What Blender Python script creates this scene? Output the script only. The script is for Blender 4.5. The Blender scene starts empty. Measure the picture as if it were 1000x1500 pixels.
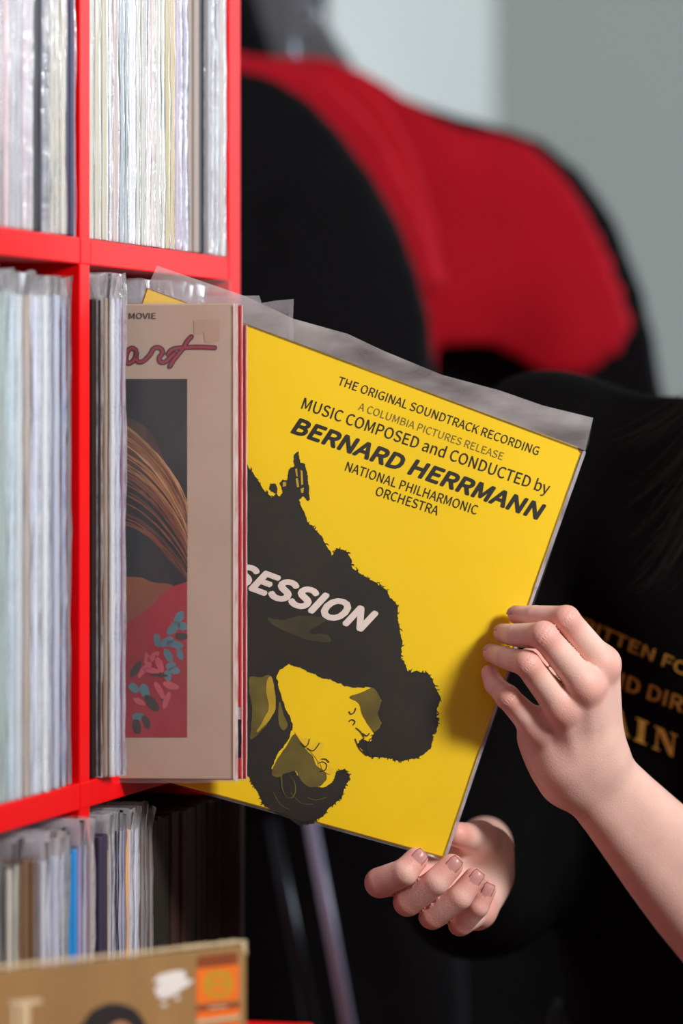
import bpy, bmesh, math, random
import numpy as np
from mathutils import Vector, Matrix, noise
from mathutils.bvhtree import BVHTree
from mathutils.geometry import tessellate_polygon

# ------------------------------------------------------------------ camera, world, lights
SC = bpy.context.scene
COL = SC.collection
F, CX, CY, H = 6000.0, 500.0, 610.0, 1.31        # focal length in px of the 1000x1500 frame, horizon, eye height
cam = bpy.data.cameras.new('camera'); camo = bpy.data.objects.new('camera', cam); COL.objects.link(camo)
camo.location = (0, 0, H); camo.rotation_euler = (math.pi/2, 0, 0)
cam.sensor_fit = 'VERTICAL'; cam.sensor_height = 36.0; cam.lens = 36.0*F/1500.0
cam.shift_y = -(750-CY)/1500.0
cam.clip_start = 0.05; cam.clip_end = 60
cam.dof.use_dof = True; cam.dof.focus_distance = 2.765; cam.dof.aperture_fstop = 144.0/36.0
cam.dof.aperture_blades = 0
SC.camera = camo

w = bpy.data.worlds.new('world'); SC.world = w; w.use_nodes = True
bg = w.node_tree.nodes['Background']; bg.inputs[0].default_value = (1.0, 0.90, 0.84, 1); bg.inputs[1].default_value = 0.17

def area(name, loc, target, sx, sy, power, col):
    l = bpy.data.lights.new(name, 'AREA'); l.shape = 'RECTANGLE'; l.size = sx; l.size_y = sy
    l.energy = power; l.color = col
    o = bpy.data.objects.new(name, l); COL.objects.link(o); o.location = loc
    o.rotation_euler = (Vector(target)-Vector(loc)).to_track_quat('-Z', 'Y').to_euler()
    return o
area('key_light', (1.25, 1.76, H+.68), (0.0, 2.8, H+.62), 0.32, 0.42, 41, (1.0, 0.985, 0.97))  # unseen key light, set close so brightness drops down the covers
area('fill_light_far', (2.9, 5.2, H+0.7), (0.2, 3.6, H), 1.2, 1.6, 34, (0.82, 0.90, 1.0))  # added out-of-view fill: sheen on the bags, rim on the arm
area('wall_fill_light', (3.3, 6.1, H+0.9), (0.6, 7.0, H+0.3), 1.0, 1.4, 72, (0.86, 0.93, 1.0))  # added out-of-view light that brightens the back wall
vs = SC.view_settings
SC.display_settings.display_device = 'sRGB'
vs.view_transform = 'Standard'; vs.look = 'None'; vs.gamma = 1.0; vs.exposure = 0.0; vs.use_curve_mapping = False
SC.cycles.transparent_max_bounces = 24
SC.cycles.max_bounces = 8
SC.cycles.use_denoising = True
SC.cycles.sample_clamp_indirect = 6.0

# ------------------------------------------------------------------ helpers
def Wp(px, py, D):                               # photo pixel + depth -> world point
    return Vector(((px-CX)*D/F, D, H-(py-CY)*D/F))
A0 = math.radians(14.6)
T2 = Vector((math.sin(A0), math.cos(A0), 0)); N2 = Vector((math.cos(A0), -math.sin(A0), 0))
F0 = Vector((-.1662, 2.655, 0))
def SH(s, n, z): return F0 + T2*s + N2*n + Vector((0, 0, z))    # shelf frame: s along the front, n out of it, z absolute
def s_of_px(x, n=0.0):                           # where the column x meets the plane n of the shelf
    k = (x-CX)/F
    return (k*(F0.y+N2.y*n)-(F0.x+N2.x*n))/(T2.x-k*T2.y)

def lin(c):
    return tuple(((v/255)/12.92 if v/255 <= .04045 else ((v/255+.055)/1.055)**2.4) for v in c)
_m = {}
def mat(name, rgb, rough=.5, spec=.5, var=.06, scale=30, bump=0, bscale=200, metal=0, coat=0, sss=0, stretch=(1,1,1)):
    if name in _m: return _m[name]
    m = bpy.data.materials.new(name); m.use_nodes = True; _m[name] = m
    nt = m.node_tree; b = nt.nodes['Principled BSDF']; L = nt.links
    c = lin(rgb)
    tc = nt.nodes.new('ShaderNodeTexCoord'); mp = nt.nodes.new('ShaderNodeMapping'); mp.inputs['Scale'].default_value = stretch
    L.new(tc.outputs['Object'], mp.inputs[0])
    n = nt.nodes.new('ShaderNodeTexNoise'); n.inputs['Scale'].default_value = scale; n.inputs['Detail'].default_value = 5
    L.new(mp.outputs[0], n.inputs['Vector'])
    r = nt.nodes.new('ShaderNodeValToRGB')
    r.color_ramp.elements[0].position = .3; r.color_ramp.elements[1].position = .7
    r.color_ramp.elements[0].color = (*[max(0, v*(1-var)) for v in c], 1)
    r.color_ramp.elements[1].color = (*[min(1, v*(1+var)) for v in c], 1)
    L.new(n.outputs['Fac'], r.inputs[0]); L.new(r.outputs[0], b.inputs['Base Color'])
    b.inputs['Roughness'].default_value = rough; b.inputs['Specular IOR Level'].default_value = spec
    b.inputs['Metallic'].default_value = metal; b.inputs['Coat Weight'].default_value = coat
    if sss:
        b.inputs['Subsurface Weight'].default_value = sss; b.inputs['Subsurface Radius'].default_value = (.01, .004, .002); b.inputs['Subsurface Scale'].default_value = .5
    if bump:
        n2 = nt.nodes.new('ShaderNodeTexNoise'); n2.inputs['Scale'].default_value = bscale; n2.inputs['Detail'].default_value = 4
        L.new(mp.outputs[0], n2.inputs['Vector'])
        bp = nt.nodes.new('ShaderNodeBump'); bp.inputs['Strength'].default_value = bump; bp.inputs['Distance'].default_value = .001
        L.new(n2.outputs['Fac'], bp.inputs['Height']); L.new(bp.outputs[0], b.inputs['Normal'])
    return m

def film_mat(name, haze, tint=(.86, .87, .93), rough=.16, bump=.6, stretch=(60, 60, 14)):
    if name in _m: return _m[name]
    m = bpy.data.materials.new(name); m.use_nodes = True; _m[name] = m
    nt = m.node_tree; L = nt.links; nt.nodes.clear()
    out = nt.nodes.new('ShaderNodeOutputMaterial')
    tr = nt.nodes.new('ShaderNodeBsdfTransparent'); tr.inputs[0].default_value = (.985, .985, .99, 1)
    df = nt.nodes.new('ShaderNodeBsdfDiffuse'); df.inputs[0].default_value = (*tint, 1)
    tl = nt.nodes.new('ShaderNodeBsdfTranslucent'); tl.inputs[0].default_value = (*tint, 1)
    gl = nt.nodes.new('ShaderNodeBsdfAnisotropic'); gl.inputs['Roughness'].default_value = rough; gl.inputs[0].default_value = (1, 1, 1, 1)
    tc = nt.nodes.new('ShaderNodeTexCoord'); mp = nt.nodes.new('ShaderNodeMapping'); mp.inputs['Scale'].default_value = stretch
    L.new(tc.outputs['Object'], mp.inputs[0])
    n = nt.nodes.new('ShaderNodeTexNoise'); n.inputs['Scale'].default_value = 1.6; n.inputs['Detail'].default_value = 4
    L.new(mp.outputs[0], n.inputs['Vector'])
    bp = nt.nodes.new('ShaderNodeBump'); bp.inputs['Strength'].default_value = bump; bp.inputs['Distance'].default_value = .002
    L.new(n.outputs['Fac'], bp.inputs['Height'])
    for q in (df, tl, gl): L.new(bp.outputs[0], q.inputs['Normal'])
    m1 = nt.nodes.new('ShaderNodeMixShader'); m1.inputs[0].default_value = .45; L.new(df.outputs[0], m1.inputs[1]); L.new(tl.outputs[0], m1.inputs[2])
    m2 = nt.nodes.new('ShaderNodeMixShader'); L.new(tr.outputs[0], m2.inputs[1]); L.new(m1.outputs[0], m2.inputs[2])
    ra = nt.nodes.new('ShaderNodeMapRange'); ra.inputs[1].default_value = .35; ra.inputs[2].default_value = .7
    ra.inputs[3].default_value = haze*.6; ra.inputs[4].default_value = haze*1.5
    L.new(n.outputs['Fac'], ra.inputs[0]); L.new(ra.outputs[0], m2.inputs[0])
    fr = nt.nodes.new('ShaderNodeFresnel'); fr.inputs[0].default_value = 1.45; L.new(bp.outputs[0], fr.inputs['Normal'])
    m3 = nt.nodes.new('ShaderNodeMixShader'); L.new(fr.outputs[0], m3.inputs[0]); L.new(m2.outputs[0], m3.inputs[1]); L.new(gl.outputs[0], m3.inputs[2])
    L.new(m3.outputs[0], out.inputs[0])
    return m

def obj(name, me, m, parent=None, smooth=False):
    if isinstance(me, bmesh.types.BMesh):
        d = bpy.data.meshes.new(name); me.to_mesh(d); me.free(); me = d
    o = bpy.data.objects.new(name, me); COL.objects.link(o)
    if m is not None and not me.materials: me.materials.append(m)
    if smooth: me.polygons.foreach_set('use_smooth', [True]*len(me.polygons))
    if parent: o.parent = parent
    return o
def empty(name, loc=(0,0,0), rz=0):
    o = bpy.data.objects.new(name, None); COL.objects.link(o); o.location = loc; o.rotation_euler = (0,0,rz); o.empty_display_size = .05
    return o
def tag(o, label=None, cat=None, group=None, kind=None):
    if label: o['label'] = label
    if cat: o['category'] = cat
    if group: o['group'] = group
    if kind: o['kind'] = kind
    return o
def box_bm(x0, x1, y0, y1, z0, z1, bev=0, seg=2):
    bm = bmesh.new(); bmesh.ops.create_cube(bm, size=1)
    for v in bm.verts: v.co = Vector(((x0+x1)/2+v.co.x*(x1-x0), (y0+y1)/2+v.co.y*(y1-y0), (z0+z1)/2+v.co.z*(z1-z0)))
    if bev: bmesh.ops.bevel(bm, geom=bm.edges[:], offset=bev, segments=seg, affect='EDGES', profile=.6)
    return bm
def tube_bm(pts, r, seg=12, bm=None, caps=True):
    bm = bm or bmesh.new(); rings = []
    rr = r if hasattr(r, '__len__') else [r]*len(pts)
    pts = [Vector(p) for p in pts]; up = None
    for i, p in enumerate(pts):
        d = (pts[min(i+1, len(pts)-1)]-pts[max(i-1, 0)]).normalized()
        if up is None: up = d.orthogonal().normalized()
        a = (up-d*up.dot(d)).normalized(); up = a; b = d.cross(a)
        rings.append([bm.verts.new(p+(a*math.cos(2*math.pi*k/seg)+b*math.sin(2*math.pi*k/seg))*rr[i]) for k in range(seg)])
    for i in range(len(rings)-1):
        for k in range(seg): bm.faces.new((rings[i][k], rings[i][(k+1)%seg], rings[i+1][(k+1)%seg], rings[i+1][k]))
    if caps:
        bm.faces.new(rings[0][::-1]); bm.faces.new(rings[-1])
    return bm

# implicit surfaces -> mesh (surface nets on a numpy grid)
class Grid:
    def __init__(g, lo, hi, h):
        g.h = h; g.lo = np.array(lo, float); g.n = np.ceil((np.array(hi)-g.lo)/h).astype(int)+1
        g.ax = [(g.lo[i]+h*np.arange(g.n[i])).astype(np.float32) for i in range(3)]
        g.v = g.blank()
    def blank(g): return np.full(g.n, .2, np.float32)
    def sub(g, a, b):
        i0 = np.clip(np.floor((a-g.lo)/g.h).astype(int), 0, g.n-1); i1 = np.clip(np.ceil((b-g.lo)/g.h).astype(int)+1, 1, g.n)
        if (i1 <= i0).any(): return None, None
        sl = tuple(slice(i0[k], i1[k]) for k in range(3))
        P = np.meshgrid(g.ax[0][sl[0]], g.ax[1][sl[1]], g.ax[2][sl[2]], indexing='ij', sparse=True)
        return sl, P
    def put(g, arr, sl, d, k):
        o = arr[sl]
        if k > 0:
            hh = np.clip(.5+.5*(o-d)/k, 0, 1); arr[sl] = o*(1-hh)+d*hh-k*hh*(1-hh)
        else: arr[sl] = np.minimum(o, d)
    def cap(g, a, b, ra, rb, k=0, arr=None, flat=None, fs=1, sign=1):
        arr = g.v if arr is None else arr
        a = np.array(a, float); b = np.array(b, float); R = max(ra, rb)*max(1, 1/fs)+.02+k
        sl, P = g.sub(np.minimum(a, b)-R, np.maximum(a, b)+R)
        if sl is None: return
        ab = b-a; L2 = max(ab@ab, 1e-12)
        d = [P[i]-np.float32(a[i]) for i in range(3)]
        t = np.clip((d[0]*ab[0]+d[1]*ab[1]+d[2]*ab[2])/L2, 0, 1)
        q = [d[i]-t*ab[i] for i in range(3)]
        l2 = q[0]**2+q[1]**2+q[2]**2
        if flat is not None:
            f = np.array(flat, float); f /= np.linalg.norm(f); c = q[0]*f[0]+q[1]*f[1]+q[2]*f[2]
            l2 = l2+c*c*(1/(fs*fs)-1)
        dist = (np.sqrt(l2)-(ra+(rb-ra)*t))
        if flat is not None: dist = dist*min(1, fs)**.5
        if sign > 0: g.put(arr, sl, dist.astype(np.float32), k)
        else:
            o = arr[sl]; dd = (-dist).astype(np.float32)
            hh = np.clip(.5-.5*(o-dd)/max(k, 1e-6), 0, 1); arr[sl] = o*(1-hh)+dd*hh+k*hh*(1-hh)
    def mesh(g, name, arr=None):
        v = g.v if arr is None else arr; n = g.n; ins = v < 0
        c = np.zeros(tuple(n-1), int)
        for dx in (0,1):
            for dy in (0,1):
                for dz in (0,1): c += ins[dx:n[0]-1+dx, dy:n[1]-1+dy, dz:n[2]-1+dz]
        act = (c > 0) & (c < 8); idx = np.full(act.shape, -1, int); A = np.argwhere(act); idx[act] = np.arange(len(A))
        acc = np.zeros((len(A), 3)); cnt = np.zeros(len(A))
        cor = [(x,y,z) for x in (0,1) for y in (0,1) for z in (0,1)]
        for i in range(8):
            for j in range(i+1, 8):
                if sum(abs(cor[i][k]-cor[j][k]) for k in range(3)) != 1: continue
                p = A+cor[i]; q = A+cor[j]; a = v[p[:,0],p[:,1],p[:,2]].astype(float); b = v[q[:,0],q[:,1],q[:,2]].astype(float)
                s = (a < 0) != (b < 0); t = np.where(s, a/np.where(s, a-b, 1), 0)
                acc[s] += (p+(q-p)*t[:,None])[s]; cnt[s] += 1
        P = g.lo+g.h*acc/cnt[:,None]; quads = []
        for ax in range(3):
            u, w_ = (ax+1)%3, (ax+2)%3
            sa = [slice(1, n[k]-1) for k in range(3)]; sb = list(sa)
            sa[ax] = slice(0, n[ax]-1); sb[ax] = slice(1, n[ax])
            a = ins[tuple(sa)]; b = ins[tuple(sb)]
            for cond, flip in ((a & ~b, False), (~a & b, True)):
                E = np.argwhere(cond)
                if not len(E): continue
                off = np.ones(3, int); off[ax] = 0; E = E+off
                def id_(du, dw):
                    e = E.copy(); e[:,u] -= du; e[:,w_] -= dw; return idx[e[:,0], e[:,1], e[:,2]]
                q = np.stack([id_(1,1), id_(0,1), id_(0,0), id_(1,0)], 1)
                quads.append(q[:, ::-1] if flip else q)
        Q = np.concatenate(quads)
        me = bpy.data.meshes.new(name); me.vertices.add(len(P)); me.vertices.foreach_set('co', P.ravel())
        me.loops.add(Q.size); me.loops.foreach_set('vertex_index', Q.ravel().astype(np.int32))
        me.polygons.add(len(Q)); me.polygons.foreach_set('loop_start', np.arange(0, Q.size, 4, dtype=np.int32)); me.polygons.foreach_set('loop_total', np.full(len(Q), 4, np.int32))
        me.update(calc_edges=True); me.validate()
        me.polygons.foreach_set('use_smooth', np.ones(len(me.polygons), bool))
        return me

# flat print on a plane: pixel polygons dropped onto the plane the cover lies in
class Plane:
    def __init__(s, p, n):
        s.p = Vector(p); s.n = Vector(n).normalized()
        if s.n.y > 0: s.n = -s.n
    def at(s, px, py, off=0):
        d = Vector(((px-CX)/F, 1, -(py-CY)/F)); o = Vector((0, 0, H)); q = s.p+s.n*off
        return o+d*((q-o).dot(s.n)/d.dot(s.n))
def rag(pts, amp, step=4, seed=0):
    out = []; n = len(pts)
    for i in range(n):
        a = Vector((*pts[i], 0)); b = Vector((*pts[(i+1)%n], 0)); L = (b-a).length; k = max(1, int(L/step))
        t = (b-a).normalized() if L > 0 else Vector((1,0,0)); nn = Vector((-t.y, t.x, 0))
        for j in range(k):
            p = a+(b-a)*(j/k)
            q = noise.noise(Vector((p.x*.09, p.y*.09, seed)))*1.6+noise.noise(Vector((p.x*.45, p.y*.45, seed+9)))*1.0
            p = p+nn*amp*q; out.append((p.x, p.y))
    return out
def smooth_poly(pts, k=6, closed=True):
    out = []; n = len(pts)
    for i in range(n if closed else n-1):
        g = lambda j: Vector((*pts[(i+j)%n if closed else min(max(i+j,0),n-1)], 0))
        p0, p1, p2, p3 = g(-1), g(0), g(1), g(2)
        for j in range(k):
            t = j/k; v = .5*((2*p1)+(p2-p0)*t+(2*p0-5*p1+4*p2-p3)*t*t+(3*p1-p0-3*p2+p3)*t**3); out.append((v.x, v.y))
    if not closed: out.append(tuple(pts[-1]))
    return out
def decal(name, polys, plane, off, m, parent):
    bm = bmesh.new()
    for pts in polys:
        co = [plane.at(x, y, off) for x, y in pts]; vs_ = [bm.verts.new(c) for c in co]
        for t in tessellate_polygon([[Vector((x, -y, 0)) for x, y in pts]]):
            try: bm.faces.new([vs_[i] for i in t])
            except ValueError: pass
    bmesh.ops.recalc_face_normals(bm, faces=bm.faces[:])
    o = obj(name, bm, m); put_in(o, parent); return o
def put_in(o, parent):
    if parent is not None:
        bpy.context.view_layer.update() if False else None
        o.parent = parent; o.matrix_parent_inverse = world_of(parent).inverted()
def world_of(o):
    m = Matrix.LocRotScale(o.location, o.rotation_euler, o.scale)
    return world_of(o.parent) @ o.matrix_parent_inverse @ m if o.parent else m
def stroke(pts, wpx):
    pts = [Vector((*p, 0)) for p in pts]; L = []; R = []
    ww = wpx if hasattr(wpx, '__len__') else [wpx]*len(pts)
    for i, p in enumerate(pts):
        d = (pts[min(i+1, len(pts)-1)]-pts[max(i-1, 0)]).normalized(); nn = Vector((-d.y, d.x, 0))*ww[i]/2
        L.append((p+nn).to_tuple()[:2]); R.append((p-nn).to_tuple()[:2])
    return L+R[::-1]
def quadstrip(name, strokes, plane, off, m, parent):
    bm = bmesh.new()
    for pts, wd in strokes:
        ring = stroke(pts, wd); n = len(pts); vs_ = [bm.verts.new(plane.at(x, y, off)) for x, y in ring]
        for i in range(n-1): bm.faces.new((vs_[i], vs_[i+1], vs_[2*n-2-i], vs_[2*n-1-i]))
        for e, (ex, ey) in ((0, pts[0]), (n-1, pts[-1])):
            w0 = (wd[e] if hasattr(wd, '__len__') else wd)/2
            if w0 < 1: continue
            bm.faces.new([bm.verts.new(plane.at(ex+w0*math.cos(a*math.pi/5), ey+w0*math.sin(a*math.pi/5), off)) for a in range(10)])
    o = obj(name, bm, m); put_in(o, parent); return o
_font = {}
def font(nm):
    if nm not in _font:
        try:
            import os
            _font[nm] = bpy.data.fonts.load(os.path.join(bpy.utils.system_resource('DATAFILES'), 'fonts', nm))
        except Exception: _font[nm] = None
    return _font[nm]
def text_mesh(body, bold=0, fnt='Noto Sans CJK Regular.woff2', spacing=1.0):
    c = bpy.data.curves.new('t', 'FONT'); c.body = body; c.size = 1; c.offset = bold; c.space_character = spacing; c.resolution_u = 3; c.fill_mode = 'FRONT'
    f = font(fnt)
    if f: c.font = f
    o = bpy.data.objects.new('t', c); COL.objects.link(o); dg = bpy.context.evaluated_depsgraph_get(); dg.update()
    me = bpy.data.meshes.new_from_object(o.evaluated_get(dg)); bpy.data.objects.remove(o); bpy.data.curves.remove(c)
    return me
_cap = {}
def cap_of():
    if 'h' not in _cap:
        m_ = text_mesh('H'); _cap['h'] = max(v.co.y for v in m_.vertices); bpy.data.meshes.remove(m_)
    return _cap['h']
def text_px(name, body, p0, p1, cap, mapf, m, parent, slant=0, bold=0, spacing=1.0, up=None, jitter=0):
    """letters from pixel p0 to p1 along the baseline, cap px high; mapf turns a pixel into a surface point"""
    me = text_mesh(body, 0, spacing=spacing)
    co = np.zeros(len(me.vertices)*3); me.vertices.foreach_get('co', co); co = co.reshape(-1, 3)
    x0, x1 = co[:,0].min(), co[:,0].max(); hc = cap_of()
    b = np.array(p1, float)-p0; L = np.linalg.norm(b); e = b/L
    u = np.array([e[1], -e[0]]) if up is None else np.array(up)
    u = u*cap+e*slant*cap
    for v, c in zip(me.vertices, co):
        p = np.array(p0)+b*(c[0]-x0)/(x1-x0)+u*c[1]/hc; v.co = mapf(p[0], p[1])
    me.update()
    if bold > 0:                                  # heavier weight: the same letters again, nudged round a small circle
        bm = bmesh.new(); bm.from_mesh(me); src = [(v.co.copy()) for v in bm.verts]; tris = [[v.index for v in f.verts] for f in bm.faces]
        cps = [np.array(p0)+b*(c[0]-x0)/(x1-x0)+u*c[1]/hc for c in co]; r = bold*cap
        for k in range(16):
            a = k*math.pi/4; r = bold*cap*(1 if k < 8 else .5); dz = Vector((0, -6e-6*(k+1), 0)); vs_ = [bm.verts.new(mapf(p[0]+r*math.cos(a), p[1]+r*math.sin(a))+dz) for p in cps]
            for t in tris:
                try: bm.faces.new([vs_[i] for i in t])
                except ValueError: pass
        bm.to_mesh(me); bm.free(); me.update()
    o = obj(name, me, m); put_in(o, parent); return o

# ------------------------------------------------------------------ the room
M_floor = mat('floor_boards', (96, 80, 66), .5, var=.2, scale=4, stretch=(1, 12, 1), bump=.2)
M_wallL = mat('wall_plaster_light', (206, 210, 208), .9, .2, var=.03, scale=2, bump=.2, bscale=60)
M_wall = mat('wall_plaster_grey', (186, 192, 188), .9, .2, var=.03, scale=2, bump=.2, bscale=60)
M_ceil = mat('ceiling_paint', (225, 225, 220), .9, .2, var=.02)
Rz = Matrix.Rotation(-A0, 4, 'Z')
def room_box(name, s0, s1, n0, n1, z0, z1, m, bev=0):
    bm = box_bm(n0, n1, s0, s1, z0, z1, bev)
    bmesh.ops.transform(bm, matrix=Matrix.Translation(F0) @ Rz, verts=bm.verts[:])
    return tag(obj(name, bm, m), kind='structure')
room_box('floor', -4.5, 4.62, -.75, 4.2, -.05, 0, M_floor)
room_box('wall_left', -4.5, 4.62, -.85, -.75, 0, 2.9, M_wallL)
room_box('wall_back', 4.62, 4.72, -.85, 4.2, 0, 2.9, M_wall)
room_box('baseboard_left', -4.5, 4.60, -.75, -.735, 0, .09, mat('baseboard_paint', (200, 200, 196), .5))
room_box('baseboard_back', 4.605, 4.62, -.735, 4.2, 0, .09, mat('baseboard_paint', (200, 200, 196), .5))

# ------------------------------------------------------------------ the red record shelf
M_red = mat('red_lacquer', (236, 6, 14), .42, .08, var=.03, scale=14, bump=.05, bscale=120)
shelf = tag(empty('record_shelf', SH(0, 0, 0), -A0), 'tall glossy red cube shelf packed with record sleeves at the left', 'shelf')
def sbox(name, s0, s1, n0, n1, z0, z1, bev=.0012):
    return obj(name, box_bm(n0, n1, s0, s1, z0, z1, bev, 2), M_red, shelf)
TH, PIT = .0173, .348
LV = [H-.2367+k*(.335+TH) for k in (-3, -2, -1, 0, 1)]         # top faces of the boards, bottom to top
LV0 = LV[0]
zt = LV[4]+.335+TH
sbox('divider', -.0105, .0105, -.385, 0, LV0, zt-TH)
sbox('side_panel', PIT-.015, PIT+.015, -.39, .0008, LV0-TH, zt)
sbox('side_panel', -PIT-.015, -PIT+.015, -.39, .0008, LV0-TH, zt)
for z in LV+[zt]:
    for a, b in ((-PIT+.015, -.0105), (.0105, PIT-.015)):
        sbox('shelf_board', a, b, -.388, .0003, z-TH, z)
    sbox('shelf_joint', -.0105, .0105, -.388, .0006, z-TH, z)

# ------------------------------------------------------------------ shelved records
M_film = film_mat('sleeve_film', .30, tint=(.93, .94, 1.0))
M_film2 = film_mat('sleeve_film_shiny', .42, tint=(.95, .96, 1.0), rough=.12, bump=1.0, stretch=(90, 90, 45))
M_filmc = film_mat('sleeve_film_clear', .05, rough=.22, bump=.12, stretch=(8, 8, 8))
M_films = film_mat('sleeve_film_smoky', .26, tint=(.72, .70, .74), rough=.3, bump=.25, stretch=(20, 20, 20))
rnd = random.Random(7)
def film_bm(x0, x1, y0, y1, z0, z1, seed, rows=22, wav=.0006):
    """open-topped clear bag round a jacket: two sides and the folded front edge"""
    bm = bmesh.new(); r = random.Random(seed); cols = [(x0, y0), (x0+(x1-x0)*.5, y0), (x1-.004, y0), (x1, y0+(y1-y0)*.2), (x1+.0006, (y0+y1)/2), (x1, y1-(y1-y0)*.2), (x1-.004, y1), (x0+(x1-x0)*.5, y1), (x0, y1)]
    g = []
    lean = r.uniform(-.003, .003)
    for i in range(rows+1):
        f = i/rows; z = z0+(z1-z0)*f; row = []
        top = max(0, (f-.93)/.07)
        for j, (x, y) in enumerate(cols):
            dx = wav*noise.noise(Vector((seed*3.1, i*.55, j*.5)))*(2.5 if 2 < j < 6 else .6)+(r.uniform(-.001, .0015)*top*2)
            yy = y+(lean*top if 2 <= j <= 6 else 0)*.6
            row.append(bm.verts.new((x+dx, yy, z+(r.uniform(-.0012, .0012) if i == rows else 0))))
        g.append(row)
    for i in range(rows):
        for j in range(len(cols)-1): bm.faces.new((g[i][j], g[i][j+1], g[i+1][j+1], g[i+1][j]))
    return bm
SPM = {}
def spine_mat(c):
    k = tuple(int(v/6) for v in c)
    if k not in SPM: SPM[k] = mat('card_%d_%d_%d' % tuple(c), c, .55, .35, var=.10, scale=9, stretch=(60, 60, 6))
    return SPM[k]
ORD = ['first', 'second', 'third', 'fourth', 'fifth', 'sixth', 'seventh', 'eighth', 'ninth', 'tenth', 'eleventh', 'twelfth', 'thirteenth', 'fourteenth', 'fifteenth', 'sixteenth', 'seventeenth', 'eighteenth', 'nineteenth', 'twentieth'] + \
      ['twenty-'+k for k in ('first', 'second', 'third', 'fourth', 'fifth', 'sixth', 'seventh', 'eighth', 'ninth')] + ['thirtieth'] + ['thirty-'+k for k in ('first', 'second', 'third', 'fourth', 'fifth', 'sixth', 'seventh', 'eighth', 'ninth')] + ['fortieth'] + ['forty-'+k for k in ('first', 'second', 'third', 'fourth', 'fifth', 'sixth', 'seventh', 'eighth', 'ninth')]
def record(s0, s1, n, z, col, label, group, seed, hgt=.3145, film=True, ext=.016, fm=None, yaw=0, edge=None):
    root = tag(empty('record_sleeve', SH((s0+s1)/2, n, z), -A0+yaw), label, 'record', group)
    t = (s1-s0)/2-.0004
    bm = box_bm(-.314, 0, -t, t, .0006, hgt, min(.0012, t*.45), 2)
    if edge: pass
    obj('jacket', bm, spine_mat(col), root)
    if film:
        tt = t+.0003
        o = obj('plastic_sleeve', film_bm(-.316, .0009, -tt, tt, .0003, hgt+ext, seed), fm or M_film, root, smooth=True)
    return root
def fill_cell(bands, z, comp, start, prot=0, px_per=8.0, base_n=0.0, cell=None):
    """bands: (x0, x1, colour, colour word, protrusion mm, film material) in photo columns of this row"""
    tot = []
    for x0, x1, c, wd, p, fm in bands:
        n = base_n+p/1000
        a, b = s_of_px(x0, n), s_of_px(x1, n); k = max(1, round((x1-x0)/px_per))
        cuts = [a+(b-a)*i/k for i in range(k+1)]
        for i in range(k):
            j = rnd.uniform(.95, 1.04) if k > 1 else 1
            cc = tuple(int(min(250, max(4, v*j))) for v in c)
            tot.append((cuts[i], cuts[i+1], n+rnd.uniform(-.0008, .0012), cc, wd, fm))
    if start == 'right': tot_o = list(reversed(range(len(tot))))
    else: tot_o = list(range(len(tot)))
    for rank, i in enumerate(tot_o):
        s0, s1, n, cc, wd, fm = tot[i]
        side = 'right' if start == 'left' else 'left'
        record(s0, s1, n, z, cc, '%s record spine in clear bag, %s %s of divider, %s' % (wd, ORD[rank], side, comp),
               'records in the '+comp, (i*37+len(comp)*101+int(z*1000)) % 997, hgt=.3145-rnd.uniform(0, .0025), ext=rnd.uniform(.010, .017), fm={'s': M_film2, None: M_film, 'm': M_films, 'c': M_filmc, 'n': None}[fm], film=fm != 'n')
ZT, ZM, ZB = LV[4], LV[3], LV[2]
fill_cell([(132, 138, (205,200,190), 'off-white', -2, None), (138, 141, (60,58,55), 'dark grey', -3, 'n'), (141, 160, (196,192,178), 'beige grey', -2, 'c'),
           (160, 166, (225,226,230), 'white', -1, 's'), (166, 175, (200,186,182), 'pinkish grey', -2, None), (175, 190, (182,196,202), 'pale blue grey', -2, None),
           (190, 200, (226,230,234), 'glossy white', -1, 's'), (200, 214, (206,206,200), 'light grey', -1, None), (214, 226, (226,216,216), 'pinkish white', -1, 's'),
           (226, 243, (224,222,214), 'white', -1, None), (243, 258, (206,194,160), 'cream', -2, 'c'), (258, 275, (196,186,208), 'pale lilac', -1, 's'),
           (275, 291, (160,144,134), 'tan grey', -3, 'n'), (291, 304, (40,40,46), 'charcoal', -4, 'n'), (304, 322, (184,184,190), 'silver grey', -1, 's'), (322, 331, (205,200,200), 'pale grey', -1, None)],
          ZT, 'upper right compartment', 'left')
fill_cell([(-60, 0, (190,186,188), 'pale grey', -2, None), (0, 12, (214,196,200), 'pinkish white', -2, None), (12, 32, (178,178,184), 'light grey', -2, None), (32, 50, (212,200,210), 'pale pink', -1, 's'),
           (50, 61, (14,14,18), 'black', -3, 'n'), (61, 75, (120,122,138), 'blue grey', -2, 's'), (75, 96, (196,192,182), 'beige', -1, None),
           (96, 109, (36,36,74), 'navy blue', -3, 'n'), (109, 114, (130,136,180), 'lilac blue', -3, None)],
          ZT, 'upper left compartment', 'right')
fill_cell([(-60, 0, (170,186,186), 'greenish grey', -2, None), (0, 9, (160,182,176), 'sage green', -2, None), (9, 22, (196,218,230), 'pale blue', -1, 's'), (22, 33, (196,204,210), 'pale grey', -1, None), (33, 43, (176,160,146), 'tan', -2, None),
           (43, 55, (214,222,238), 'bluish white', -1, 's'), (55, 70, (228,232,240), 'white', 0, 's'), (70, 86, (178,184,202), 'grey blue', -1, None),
           (86, 90, (22,26,48), 'dark navy', -2, 'n'), (90, 98, (140,150,186), 'steel blue', -2, 's'), (98, 102, (120,72,92), 'mauve', -5, None), (103, 110, (84,10,18), 'added shade-toned maroon', -6, 'n')],  # added maroon record: the divider's shaded side put into its colour
          ZM, 'middle left compartment', 'right')
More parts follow.
